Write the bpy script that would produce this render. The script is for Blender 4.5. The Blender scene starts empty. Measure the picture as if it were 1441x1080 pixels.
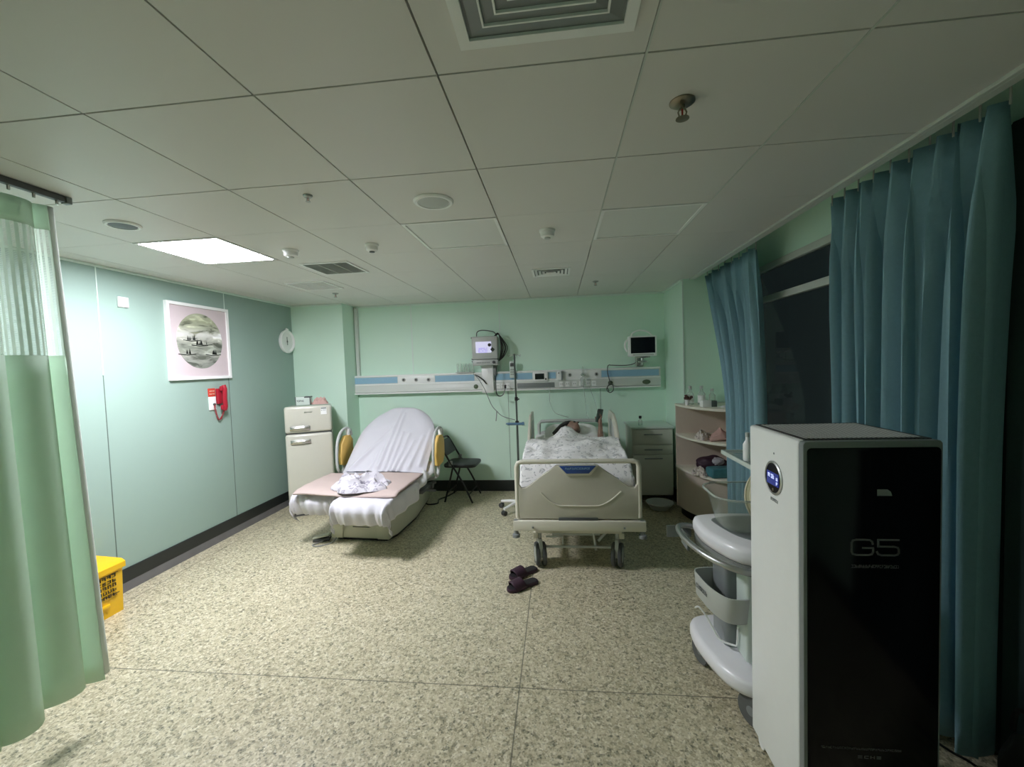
import bpy, bmesh, math, random
from mathutils import Vector, Matrix, noise
random.seed(7)
C = bpy.context.scene
COL = C.collection
PI = math.pi
# ------------------------------------------------------------------ materials
def mat(name, col, rough=.5, metal=0., var=.0, vscale=30., bump=0., bscale=200., trans=0., emit=None, estr=0., spec=.5, coat=0., sheen=0.):
    m = bpy.data.materials.new(name); m.use_nodes = True
    n = m.node_tree.nodes; l = m.node_tree.links; b = n['Principled BSDF']
    b.inputs['Base Color'].default_value = (*col, 1); b.inputs['Roughness'].default_value = rough
    b.inputs['Metallic'].default_value = metal; b.inputs['Specular IOR Level'].default_value = spec
    b.inputs['Transmission Weight'].default_value = trans; b.inputs['Coat Weight'].default_value = coat
    b.inputs['Sheen Weight'].default_value = sheen
    if emit: b.inputs['Emission Color'].default_value = (*emit, 1); b.inputs['Emission Strength'].default_value = estr
    tc = None
    if var or bump:
        tc = n.new('ShaderNodeTexCoord')
    if var:
        t = n.new('ShaderNodeTexNoise'); t.inputs['Scale'].default_value = vscale; t.inputs['Detail'].default_value = 4
        l.new(tc.outputs['Object'], t.inputs['Vector'])
        mx = n.new('ShaderNodeMix'); mx.data_type = 'RGBA'
        mx.inputs[6].default_value = (*[c*(1-var) for c in col], 1); mx.inputs[7].default_value = (*[min(1, c*(1+var)) for c in col], 1)
        l.new(t.outputs['Fac'], mx.inputs[0]); l.new(mx.outputs[2], b.inputs['Base Color'])
    if bump:
        t = n.new('ShaderNodeTexNoise'); t.inputs['Scale'].default_value = bscale; t.inputs['Detail'].default_value = 3
        l.new(tc.outputs['Object'], t.inputs['Vector'])
        bp = n.new('ShaderNodeBump'); bp.inputs['Strength'].default_value = bump; bp.inputs['Distance'].default_value = .003
        l.new(t.outputs['Fac'], bp.inputs['Height']); l.new(bp.outputs['Normal'], b.inputs['Normal'])
    return m
def ramp(m, fac, stops, const=False):
    n = m.node_tree.nodes; r = n.new('ShaderNodeValToRGB'); cr = r.color_ramp
    if const: cr.interpolation = 'CONSTANT'
    while len(cr.elements) < len(stops): cr.elements.new(.5)
    for e, (p, c) in zip(cr.elements, stops): e.position = p; e.color = (*c, 1)
    m.node_tree.links.new(fac, r.inputs['Fac']); return r
M = {}
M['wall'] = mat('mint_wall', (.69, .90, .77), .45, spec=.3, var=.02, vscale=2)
M['walldim'] = mat('mint_wall_darkened_for_lamp', (.315, .43, .38), .5, spec=.25, var=.02, vscale=2)  # wall paint darkened to offset the near lamp, bluer tint from its light
M['seam'] = mat('wall_seam', (.72, .85, .78), .4, var=.02)
M['gap'] = mat('dark_gap', (.12, .16, .14), .8, var=.05)
M['ceil'] = mat('ceiling_panel', (.73, .715, .685), .42, var=.02, vscale=3)
M['ceilgap'] = mat('ceiling_joint', (.10, .10, .09), .8, var=.05)
M['white'] = mat('white_plastic', (.90, .91, .90), .35, var=.02)
M['white2'] = mat('ivory_enamel', (.61, .60, .52), .25, var=.02, coat=.3)
M['trimw'] = mat('trim_white', (.62, .66, .62), .4, var=.03)
M['base'] = mat('black_baseboard', (.018, .022, .022), .35, var=.2, vscale=8)
M['strip'] = mat('grey_floor_strip', (.16, .16, .17), .5, var=.2, vscale=10)
M['black'] = mat('black_plastic', (.012, .012, .013), .35, var=.2)
M['blackm'] = mat('black_painted_steel', (.015, .016, .016), .3, var=.2, metal=.2)
M['vinyl'] = mat('black_vinyl', (.014, .016, .015), .45, bump=.3, bscale=300)
M['chrome'] = mat('brushed_chrome', (.62, .62, .60), .25, metal=1, var=.08)
M['steel'] = mat('satin_steel', (.45, .46, .45), .35, metal=.9, var=.08)
M['steeld'] = mat('dark_steel', (.10, .12, .11), .35, metal=.6, var=.1)
M['brass'] = mat('dull_brass', (.30, .27, .20), .3, metal=.9, var=.1)
M['tyre'] = mat('grey_tyre', (.11, .115, .115), .5, var=.1)
M['railw'] = mat('rail_pale_grey', (.68, .70, .67), .4, var=.03)
M['grey'] = mat('grey_plastic', (.22, .24, .24), .4, var=.05)
M['lgrey'] = mat('light_grey_plastic', (.50, .52, .50), .4, var=.03)
M['dgrey'] = mat('dark_grey_plastic', (.07, .075, .075), .45, var=.1)
M['beige'] = mat('bed_beige_plastic', (.66, .64, .54), .4, var=.03)
M['beige2'] = mat('bed_panel_taupe', (.52, .50, .42), .45, var=.03)
M['cream'] = mat('delivery_bed_cream', (.56, .56, .45), .4, var=.03)
M['blue'] = mat('blue_plate', (.02, .07, .28), .35, var=.1)
M['steelblue'] = mat('steel_blue_clamp', (.10, .20, .32), .4, var=.1)
M['stripe'] = mat('pale_blue_stripe', (.30, .50, .66), .35, var=.04)
M['sheet'] = mat('white_sheet', (.60, .59, .64), .85, bump=.35, bscale=60, var=.03, vscale=6, sheen=.2)
M['linen'] = mat('white_pillow_linen', (.90, .90, .90), .85, bump=.3, bscale=60, var=.03)
M['plasticsheet'] = mat('thin_white_cover', (.66, .67, .68), .5, bump=.5, bscale=35, var=.05)
M['pad'] = mat('beige_pad', (.50, .40, .37), .85, bump=.2, bscale=300, var=.04)
M['yellow'] = mat('yellow_foam', (.72, .47, .12), .55, var=.05)
M['yellowbin'] = mat('yellow_bin_plastic', (.85, .50, .01), .4, var=.05)
M['red'] = mat('red_plastic', (.35, .015, .03), .3, var=.1)
M['redlabel'] = mat('red_label', (.62, .05, .03), .45, var=.1)
M['skin'] = mat('skin', (.27, .17, .125), .55, var=.08, vscale=20)
M['hair'] = mat('black_hair', (.012, .010, .009), .45, bump=.8, bscale=120, var=.3, vscale=80)
M['teal'] = mat('teal_plastic_wrap', (.06, .22, .26), .4, var=.4, vscale=25, bump=.5, bscale=40)
M['pink'] = mat('pink_cloth', (.62, .40, .36), .85, bump=.3, bscale=150, var=.08)
M['shelf'] = mat('taupe_laminate', (.64, .55, .48), .5, var=.04)
M['shelfedge'] = mat('cream_edge', (.78, .75, .64), .45, var=.03)
M['cab'] = mat('nightstand_laminate', (.56, .56, .50), .4, var=.03)
M['cushion'] = mat('cream_cushion', (.42, .40, .26), .8, bump=.2, bscale=250, var=.05)
M['cushpipe'] = mat('cream_piping', (.72, .68, .50), .7, var=.05)
M['lilac'] = mat('trolley_white', (.88, .87, .91), .3, var=.02, coat=.2)
M['mintp'] = mat('pale_green_panel', (.62, .70, .65), .35, var=.03)
M['slip'] = mat('plum_rubber', (.040, .014, .030), .6, var=.2)
M['slipb'] = mat('black_insole', (.012, .010, .012), .7, var=.2)
M['ink'] = mat('ink_black', (.03, .035, .03), .7, var=.3)
M['mount'] = mat('pink_mount', (.62, .53, .55), .7, var=.02)
M['stickers'] = mat('printed_grey', (.25, .26, .25), .6, var=.2)
M['silver'] = mat('dim_silver_print', (.13, .13, .13), .5, var=.1)
M['glassblack'] = mat('gloss_black_glass', (.004, .004, .006), .12, var=.2, spec=.22)
M['screenoff'] = mat('dark_screen', (.006, .008, .012), .15, var=.2)
M['screen'] = mat('lit_white_screen', (.5, .5, .6), .3, emit=(.72, .70, 1), estr=.15)
M['violet'] = mat('lit_violet_trace', (.3, .25, .6), .3, emit=(.42, .36, .95), estr=.12)
M['ledblue'] = mat('lit_blue_display', (.02, .03, .2), .2, emit=(.05, .09, .55), estr=.05)
M['ledwhite'] = mat('lit_digits', (.5, .5, .8), .2, emit=(.65, .75, 1), estr=.18)
M['lamp'] = mat('lit_panel_diffuser', (.9, .9, .9), .5, emit=(.99, .99, 1.07), estr=25.)
M['lampoff'] = mat('unlit_panel_diffuser', (.74, .75, .72), .35, var=.01)
M['phone'] = mat('phone_back', (.09, .14, .12), .25, var=.2)
M['green'] = mat('green_knob', (.10, .14, .08), .5, var=.2)
M['bagblack'] = mat('black_nylon', (.010, .010, .010), .6, bump=.4, bscale=90)
M['wood'] = mat('flower_brown', (.10, .05, .04), .7, var=.4, vscale=60)
def transp(name, col, opac, rough=.05):
    m = mat(name, col, rough); n = m.node_tree.nodes; l = m.node_tree.links
    t = n.new('ShaderNodeBsdfTransparent'); t.inputs['Color'].default_value = (*[.8+.2*c for c in col], 1)
    fr = n.new('ShaderNodeLayerWeight'); fr.inputs['Blend'].default_value = .35
    mp = n.new('ShaderNodeMapRange'); mp.inputs['To Min'].default_value = opac; mp.inputs['To Max'].default_value = min(1, opac*1.5+.3)
    l.new(fr.outputs['Facing'], mp.inputs['Value'])
    mx = n.new('ShaderNodeMixShader'); l.new(mp.outputs['Result'], mx.inputs['Fac'])
    l.new(t.outputs[0], mx.inputs[1]); l.new(n['Principled BSDF'].outputs[0], mx.inputs[2])
    l.new(mx.outputs[0], n['Material Output'].inputs['Surface']); return m
M['acrylic'] = transp('clear_acrylic', (.62, .66, .60), .03)
M['clear'] = transp('clear_plastic', (.70, .76, .72), .22)
M['window'] = transp('window_glass', (.02, .03, .03), .10, .03)
M['glassshelf'] = transp('grey_green_glass', (.30, .38, .36), .62)
def terrazzo():
    m = mat('terrazzo', (.5, .5, .4), .30); n = m.node_tree.nodes; l = m.node_tree.links; b = n['Principled BSDF']
    tc = n.new('ShaderNodeTexCoord')
    def vor(scale, rnd=1.):
        v = n.new('ShaderNodeTexVoronoi'); v.inputs['Scale'].default_value = scale; l.new(tc.outputs['Object'], v.inputs['Vector']); return v
    v1 = vor(62); v2 = vor(130)
    sx = n.new('ShaderNodeSeparateColor'); l.new(v1.outputs['Color'], sx.inputs[0])
    r1 = ramp(m, sx.outputs[0], [(0, (.15, .15, .10)), (.12, (.34, .305, .20)), (.32, (.51, .465, .32)), (.66, (.60, .545, .385)), (.88, (.73, .68, .52))], True)
    sx2 = n.new('ShaderNodeSeparateColor'); l.new(v2.outputs['Color'], sx2.inputs[0])
    r2 = ramp(m, sx2.outputs[1], [(0, (.13, .13, .09)), (.15, (.43, .38, .255)), (.55, (.585, .535, .375)), (.88, (.75, .70, .535))], True)
    mx = n.new('ShaderNodeMix'); mx.data_type = 'RGBA'
    no = n.new('ShaderNodeTexNoise'); no.inputs['Scale'].default_value = 40; l.new(tc.outputs['Object'], no.inputs['Vector'])
    l.new(no.outputs['Fac'], mx.inputs[0]); l.new(r1.outputs[0], mx.inputs[6]); l.new(r2.outputs[0], mx.inputs[7])
    # large soft tone change and thin joints (X = -.252 + 3.1k ; Y = 2.198 + 3.1k)
    sp = n.new('ShaderNodeSeparateXYZ'); l.new(tc.outputs['Object'], sp.inputs[0])
    outs = []
    for ax, off in (('X', -.252), ('Y', 2.198)):
        a = n.new('ShaderNodeMath'); a.operation = 'SUBTRACT'; a.inputs[1].default_value = off; l.new(sp.outputs[ax], a.inputs[0])
        w = n.new('ShaderNodeMath'); w.operation = 'PINGPONG'; w.inputs[1].default_value = 1.55; l.new(a.outputs[0], w.inputs[0])
        c = n.new('ShaderNodeMath'); c.operation = 'LESS_THAN'; c.inputs[1].default_value = .0035; l.new(w.outputs[0], c.inputs[0]); outs.append(c)
    mxx = n.new('ShaderNodeMath'); mxx.operation = 'MAXIMUM'; l.new(outs[0].outputs[0], mxx.inputs[0]); l.new(outs[1].outputs[0], mxx.inputs[1])
    ms = n.new('ShaderNodeMath'); ms.operation = 'MULTIPLY'; ms.inputs[1].default_value = .75; l.new(mxx.outputs[0], ms.inputs[0])
    mj = n.new('ShaderNodeMix'); mj.data_type = 'RGBA'; mj.inputs[7].default_value = (.10, .10, .075, 1)
    l.new(ms.outputs[0], mj.inputs[0]); l.new(mx.outputs[2], mj.inputs[6]); l.new(mj.outputs[2], b.inputs['Base Color'])
    return m
M['floor'] = terrazzo()
def cloth(name, col, tl, var=.06, vs=12):
    m = mat(name, col, .85, var=var, vscale=vs, bump=.25, bscale=350); n = m.node_tree.nodes; l = m.node_tree.links
    t = n.new('ShaderNodeBsdfTranslucent'); t.inputs['Color'].default_value = (*col, 1)
    mx = n.new('ShaderNodeMixShader'); mx.inputs['Fac'].default_value = tl
    l.new(n['Principled BSDF'].outputs[0], mx.inputs[1]); l.new(t.outputs[0], mx.inputs[2]); l.new(mx.outputs[0], n['Material Output'].inputs['Surface']); return m
M['curtg'] = cloth('green_privacy_cloth', (.74, .88, .76), .5)
M['curtw'] = cloth('whitish_hem_cloth', (.80, .84, .80), .35)
M['curtshade'] = cloth('shade_toned_curtain_cloth', (.02, .045, .042), .0, .15, 60)  # blue curtain cloth coloured near black to stand for deep shade
M['curtb'] = cloth('blue_curtain_cloth', (.25, .43, .51), .05, .10, 60)
def netting():
    m = cloth('green_net_cloth', (.74, .88, .77), .45); n = m.node_tree.nodes; l = m.node_tree.links
    uv = n.new('ShaderNodeTexCoord'); sp = n.new('ShaderNodeSeparateXYZ'); l.new(uv.outputs['UV'], sp.inputs[0])
    res = []
    for ax, s in (('X', .5), ('Y', .5)):
        w = n.new('ShaderNodeMath'); w.operation = 'FRACT'; k = n.new('ShaderNodeMath'); k.operation = 'MULTIPLY'; k.inputs[1].default_value = 130
        l.new(sp.outputs[ax], k.inputs[0]); l.new(k.outputs[0], w.inputs[0])
        g = n.new('ShaderNodeMath'); g.operation = 'GREATER_THAN'; g.inputs[1].default_value = .52; l.new(w.outputs[0], g.inputs[0]); res.append(g)
    mu = n.new('ShaderNodeMath'); mu.operation = 'MULTIPLY'; l.new(res[0].outputs[0], mu.inputs[0]); l.new(res[1].outputs[0], mu.inputs[1])
    t = n.new('ShaderNodeBsdfTransparent'); mx = n.new('ShaderNodeMixShader')
    src = n['Material Output'].inputs['Surface'].links[0].from_socket
    l.new(mu.outputs[0], mx.inputs['Fac']); l.new(src, mx.inputs[1]); l.new(t.outputs[0], mx.inputs[2]); l.new(mx.outputs[0], n['Material Output'].inputs['Surface'])
    return m
M['net'] = netting()
def floral(name, base, ink, scale=16, thr=.60):
    m = mat(name, base, .85, bump=.35, bscale=50); n = m.node_tree.nodes; l = m.node_tree.links; b = n['Principled BSDF']
    tc = n.new('ShaderNodeTexCoord')
    a = n.new('ShaderNodeTexNoise'); a.inputs['Scale'].default_value = scale; a.inputs['Detail'].default_value = 5; a.inputs['Distortion'].default_value = 1.5
    l.new(tc.outputs['Object'], a.inputs['Vector'])
    r = ramp(m, a.outputs['Fac'], [(0, base), (thr-.06, base), (thr, ink), (thr+.05, [.7*x+.3*y for x, y in zip(base, ink)]), (1, base)])
    l.new(r.outputs[0], b.inputs['Base Color']); return m
M['floral'] = floral('white_leaf_print_cloth', (.88, .87, .87), (.36, .37, .39), 19, .62)
M['crumple'] = floral('white_grey_print_cloth', (.56, .54, .58), (.22, .20, .26), 11, .62)
M['rag'] = floral('white_pink_print_cloth', (.66, .60, .54), (.30, .24, .22), 22, .58)
def inkart():
    m = mat('ink_landscape', (.4, .4, .35), .7); n = m.node_tree.nodes; l = m.node_tree.links; b = n['Principled BSDF']
    tc = n.new('ShaderNodeTexCoord'); mp = n.new('ShaderNodeMapping'); mp.inputs['Scale'].default_value = (1, 3.2, 11)
    l.new(tc.outputs['Object'], mp.inputs['Vector'])
    a = n.new('ShaderNodeTexNoise'); a.inputs['Scale'].default_value = 1.5; a.inputs['Detail'].default_value = 6; a.inputs['Distortion'].default_value = .6
    l.new(mp.outputs[0], a.inputs['Vector'])
    sp = n.new('ShaderNodeSeparateXYZ'); l.new(tc.outputs['Object'], sp.inputs[0])
    z = n.new('ShaderNodeMapRange'); z.inputs['From Min'].default_value = -.27; z.inputs['From Max'].default_value = .27; l.new(sp.outputs['Z'], z.inputs['Value'])
    r1 = ramp(m, z.outputs[0], [(0, (.20, .22, .19)), (.2, (.34, .35, .31)), (.38, (.22, .24, .20)), (.5, (.36, .37, .32)), (.62, (.62, .62, .58)), (.72, (.38, .40, .31)), (.85, (.30, .32, .22)), (1, (.36, .38, .28))])
    r2 = ramp(m, a.outputs['Fac'], [(.36, (.16, .17, .15)), (.45, (.5, .5, .5)), (.56, (.62, .62, .60)), (.62, (.95, .95, .95))])
    mx = n.new('ShaderNodeMix'); mx.data_type = 'RGBA'; mx.blend_type = 'OVERLAY'; mx.inputs[0].default_value = .95
    l.new(r1.outputs[0], mx.inputs[6]); l.new(r2.outputs[0], mx.inputs[7]); l.new(mx.outputs[2], b.inputs['Base Color']); return m
M['inkart'] = inkart()
def perforated():
    m = mat('perforated_grille', (.17, .17, .16), .5); n = m.node_tree.nodes; l = m.node_tree.links; b = n['Principled BSDF']
    tc = n.new('ShaderNodeTexCoord'); sp = n.new('ShaderNodeSeparateXYZ'); l.new(tc.outputs['Object'], sp.inputs[0]); r = []
    for ax in 'XY':
        k = n.new('ShaderNodeMath'); k.operation = 'MULTIPLY'; k.inputs[1].default_value = 75; l.new(sp.outputs[ax], k.inputs[0])
        w = n.new('ShaderNodeMath'); w.operation = 'PINGPONG'; w.inputs[1].default_value = .5; l.new(k.outputs[0], w.inputs[0])
        g = n.new('ShaderNodeMath'); g.operation = 'GREATER_THAN'; g.inputs[1].default_value = .26; l.new(w.outputs[0], g.inputs[0]); r.append(g)
    mu = n.new('ShaderNodeMath'); mu.operation = 'MULTIPLY'; l.new(r[0].outputs[0], mu.inputs[0]); l.new(r[1].outputs[0], mu.inputs[1])
    mx = n.new('ShaderNodeMix'); mx.data_type = 'RGBA'; mx.inputs[6].default_value = (.06, .06, .055, 1); mx.inputs[7].default_value = (.012, .012, .012, 1)
    l.new(mu.outputs[0], mx.inputs[0]); l.new(mx.outputs[2], b.inputs['Base Color']); return m
M['perf'] = perforated()
# ------------------------------------------------------------------ mesh helpers
def BM(): return bmesh.new()
def xf(vs, mtx):
    for v in vs: v.co = mtx @ v.co
def box(bm, c, s, bev=0., rot=None, seg=2):
    t = bmesh.new(); bmesh.ops.create_cube(t, size=1)
    for v in t.verts: v.co = Vector((v.co.x*s[0], v.co.y*s[1], v.co.z*s[2]))
    if bev: bmesh.ops.bevel(t, geom=list(t.edges), offset=min(bev, .49*min(s)), segments=seg, profile=.5, affect='EDGES')
    mtx = Matrix.Translation(c)
    if rot is not None: mtx = mtx @ (rot if isinstance(rot, Matrix) else Matrix.Rotation(rot, 4, 'Z'))
    xf(t.verts, mtx); merge(bm, t); return bm
def box2(bm, a, b, bev=0., **k):
    return box(bm, [(x+y)/2 for x, y in zip(a, b)], [abs(y-x) for x, y in zip(a, b)], bev, **k)
def merge(bm, t):
    me = bpy.data.meshes.new('tmp'); t.to_mesh(me); t.free(); bm.from_mesh(me); bpy.data.meshes.remove(me)
def frame(d):
    d = d.normalized(); u = Vector((0, 0, 1)) if abs(d.z) < .9 else Vector((1, 0, 0))
    a = d.cross(u).normalized(); return a, d.cross(a).normalized()
def cyl(bm, p, q, r0, r1=None, seg=16, cap=True):
    p = Vector(p); q = Vector(q); r1 = r0 if r1 is None else r1; a, b = frame(q-p); rings = []
    for c, r in ((p, r0), (q, r1)):
        rings.append([bm.verts.new(c+(a*math.cos(2*PI*i/seg)+b*math.sin(2*PI*i/seg))*r) for i in range(seg)])
    for i in range(seg):
        j = (i+1) % seg; bm.faces.new((rings[0][i], rings[0][j], rings[1][j], rings[1][i]))
    if cap: bm.faces.new(rings[0][::-1]); bm.faces.new(rings[1])
    return bm
def smooth(pts, n=6, closed=False):
    P = [Vector(p) for p in pts]; out = []; N = len(P)
    for i in range(N if closed else N-1):
        g = (lambda k: P[k % N]) if closed else (lambda k: P[max(0, min(N-1, k))])
        a, b, c, d = g(i-1), g(i), g(i+1), g(i+2)
        for k in range(n):
            t = k/n; out.append(.5*((2*b)+(c-a)*t+(2*a-5*b+4*c-d)*t*t+(3*b-a-3*c+d)*t**3))
    if not closed: out.append(P[-1])
    return out
def tube(bm, pts, r, seg=8, sm=0, closed=False, flat=None):
    P = smooth(pts, sm, closed) if sm else [Vector(p) for p in pts]
    N = len(P); rings = []; a = None
    for i, p in enumerate(P):
        if closed: d = (P[(i+1) % N]-P[i-1])
        else: d = P[min(i+1, N-1)]-P[max(i-1, 0)]
        if d.length < 1e-9: d = Vector((0, 0, 1))
        d.normalize()
        if a is None: a, b = frame(d)
        else:
            a = (a-d*a.dot(d)); a = a.normalized() if a.length > 1e-6 else frame(d)[0]; b = d.cross(a)
        rr = r[i] if isinstance(r, (list, tuple)) else r
        rings.append([bm.verts.new(p+(a*math.cos(2*PI*k/seg)+b*math.sin(2*PI*k/seg))*rr) for k in range(seg)])
    for i in range(N if closed else N-1):
        A, B = rings[i], rings[(i+1) % N]
        for k in range(seg):
            j = (k+1) % seg; bm.faces.new((A[k], A[j], B[j], B[k]))
    if not closed: bm.faces.new(rings[0][::-1]); bm.faces.new(rings[-1])
    return bm
def lathe(bm, prof, c=(0, 0, 0), seg=24, rot=None):
    t = bmesh.new(); R = []
    for r, z in prof:
        R.append([t.verts.new((max(r, 1e-4)*math.cos(2*PI*i/seg), max(r, 1e-4)*math.sin(2*PI*i/seg), z)) for i in range(seg)])
    for A, B in zip(R, R[1:]):
        for i in range(seg):
            j = (i+1) % seg; t.faces.new((A[i], A[j], B[j], B[i]))
    t.faces.new(R[0][::-1]); t.faces.new(R[-1])
    xf(t.verts, Matrix.Translation(c) @ (rot or Matrix())); merge(bm, t); return bm
AX = {'x': lambda u, v, w: (w, u, v), 'y': lambda u, v, w: (u, w, v), 'z': lambda u, v, w: (u, v, w)}
def prism(bm, pts, axis, w0, w1, bev=0.):
    t = bmesh.new(); f = AX[axis]
    A = [t.verts.new(f(u, v, w0)) for u, v in pts]; B = [t.verts.new(f(u, v, w1)) for u, v in pts]; n = len(pts)
    t.faces.new(A[::-1]); t.faces.new(B)
    for i in range(n): t.faces.new((A[i], A[(i+1) % n], B[(i+1) % n], B[i]))
    bmesh.ops.recalc_face_normals(t, faces=t.faces)
    if bev:
        ed = [e for e in t.edges if (e.verts[0] in A) == (e.verts[1] in A)]
        bmesh.ops.bevel(t, geom=ed, offset=bev, segments=2, profile=.5, affect='EDGES')
    merge(bm, t); return bm
def rrect(x0, y0, x1, y1, r, n=5):
    o = []
    for cx, cy, a in ((x1-r, y0+r, -PI/2), (x1-r, y1-r, 0), (x0+r, y1-r, PI/2), (x0+r, y0+r, PI)):
        for k in range(n+1): o.append((cx+r*math.cos(a+PI/2*k/n), cy+r*math.sin(a+PI/2*k/n)))
    return o
def grid(bm, fn, nu, nv, uv=False):
    V = [[bm.verts.new(fn(i/nu, j/nv)) for j in range(nv+1)] for i in range(nu+1)]
    L = bm.loops.layers.uv.new('UVMap') if uv else None
    for i in range(nu):
        for j in range(nv):
            f = bm.faces.new((V[i][j], V[i+1][j], V[i+1][j+1], V[i][j+1]))
            if uv:
                for lp, (a, b) in zip(f.loops, ((i, j), (i+1, j), (i+1, j+1), (i, j+1))): lp[L].uv = (a/nu, b/nv)
    return bm
def ball(bm, c, s, rot=None, sub=3, nz=0., nsc=6., seed=0.):
    t = bmesh.new(); bmesh.ops.create_icosphere(t, subdivisions=sub, radius=1)
    for v in t.verts:
        k = 1+nz*noise.noise(v.co*nsc+Vector((seed, seed*1.7, 3.1)))
        v.co = Vector((v.co.x*s[0]*k, v.co.y*s[1]*k, v.co.z*s[2]*k))
    xf(t.verts, Matrix.Translation(c) @ (rot or Matrix())); merge(bm, t); return bm
def ring(bm, axis, u0, v0, u1, v1, w, d0, d1):
    f = AX[axis]; O = [(u0, v0), (u1, v0), (u1, v1), (u0, v1)]; I = [(u0+w, v0+w), (u1-w, v0+w), (u1-w, v1-w), (u0+w, v1-w)]
    R = [[bm.verts.new(f(u, v, d)) for u, v in P] for P, d in ((O, d0), (O, d1), (I, d1), (I, d0))]
    for k in range(4):
        A, B = R[k], R[(k+1) % 4]
        for i in range(4): bm.faces.new((A[i], A[(i+1) % 4], B[(i+1) % 4], B[i]))
    return bm
def obj(name, bm, m, parent=None, sm=True, loc=None, angle=40, solid=0.):
    bmesh.ops.recalc_face_normals(bm, faces=bm.faces)
    me = bpy.data.meshes.new(name); bm.to_mesh(me); bm.free()
    o = bpy.data.objects.new(name, me); COL.objects.link(o); me.materials.append(M[m] if isinstance(m, str) else m)
    if sm:
        me.polygons.foreach_set('use_smooth', [True]*len(me.polygons))
        if hasattr(me, 'set_sharp_from_angle'): me.set_sharp_from_angle(angle=math.radians(angle))
    if parent: o.parent = parent
    if loc: o.location = loc
    if solid:
        s = o.modifiers.new('Solidify', 'SOLIDIFY'); s.thickness = solid; s.offset = 0
    return o
def tag(o, label, cat, group=None):
    o['label'] = label; o['category'] = cat
    if group: o['group'] = group
    return o
def thing(name, label, cat, loc=(0, 0, 0), rz=0., group=None):
    o = bpy.data.objects.new(name, None); COL.objects.link(o); o.location = loc; o.rotation_euler = (0, 0, rz); o.empty_display_size = .1
    return tag(o, label, cat, group)
def struct(name, bm, m, sm=False, parent=None):
    o = obj(name, bm, m, parent, sm)
    if not parent: o['kind'] = 'structure'
    return o
def dup(root, loc, rz=None, label=None):
    r = root.copy(); COL.objects.link(r); r.location = loc
    if rz is not None: r.rotation_euler = (0, 0, rz)
    if label: r['label'] = label
    for ch in list(root.children):
        c = ch.copy(); COL.objects.link(c); c.parent = r
        for g in list(ch.children):
            d = g.copy(); COL.objects.link(d); d.parent = c
    return r
def glyphs(bm, x0, x1, y, h, axis, w0, w1, n, seed=1, flip=False):
    """a line of tiny letter-like strokes, as the unreadable print in the photo"""
    rnd = random.Random(seed); dx = (x1-x0)/n
    for i in range(n):
        a = x0+dx*i; b = a+dx*.72; t = h*.2
        segs = [(a, y, a+dx*.16, y+h), (b-dx*.16, y, b, y+h), (a, y+h-t, b, y+h), (a, y+h*.42, b, y+h*.42+t), (a, y, b, y+t)]
        for s in rnd.sample(segs, 3): prism(bm, [(s[0], s[1]), (s[2], s[1]), (s[2], s[3]), (s[0], s[3])], axis, w0, w1)
    return bm
XL, YB, H = -3.52, 5.75, 2.603
XR = 1.84          # window wall
YF = -1.7          # wall behind the camera
XC = 1.385         # ceiling edge / corner of the back right return
# ------------------------------------------------------------------ room
struct('floor', box2(BM(), (XL-.12, YF-.12, -.1), (XR+.14, YB+.12, 0)), 'floor')
def wall(name, a, b, m='wall'): return struct(name, box2(BM(), a, b), m)
wall('wall_left', (XL-.1, YF, 0), (XL, YB+.1, H+.25), 'walldim')
wall('wall_back', (XL, YB, 0), (XC+.5, YB+.1, H+.25))
wall('wall_front', (XL, YF-.1, 0), (XR+.1, YF, H+.25))
wall('wall_column', (XL, 5.40, 0), (-2.80, YB, H))          # boxed column in the left corner
wall('wall_return', (XC, 4.92, 0), (XR+.1, YB, H+.25))       # block right of the beds
wy0, wy1, wz0, wz1 = .25, 4.35, .85, 2.53                      # window opening
bm = BM()
box2(bm, (XR, YF, 0), (XR+.1, 4.92, wz0)); box2(bm, (XR, YF, wz1), (XR+.1, 4.92, H+.25))
box2(bm, (XR, YF, wz0), (XR+.1, wy0, wz1)); box2(bm, (XR, wy1, wz0), (XR+.1, 4.92, wz1))
struct('wall_right', bm, 'wall')
# window
w = BM(); fx0, fx1 = XR-.01, XR+.05
for z0, z1 in ((wz0, wz0+.06), (2.20, 2.255), (wz1-.055, wz1)): box2(w, (fx0, wy0, z0), (fx1, wy1, z1), .006)
for y in (wy0, 1.45, 2.85, wy1-.05): box2(w, (fx0, y, wz0), (fx1, y+.05, wz1), .006)
win = struct('window_1', w, 'trimw')
g = BM(); box2(g, (XR+.02, wy0+.02, wz0+.03), (XR+.026, wy1-.02, wz1-.03)); obj('pane', g, 'window', win, False)
s = BM(); box2(s, (XR-.004, wy0-.03, wz0-.03), (XR+.02, wy1+.03, wz0), .005); struct('trim_1', s, 'trimw')
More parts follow.
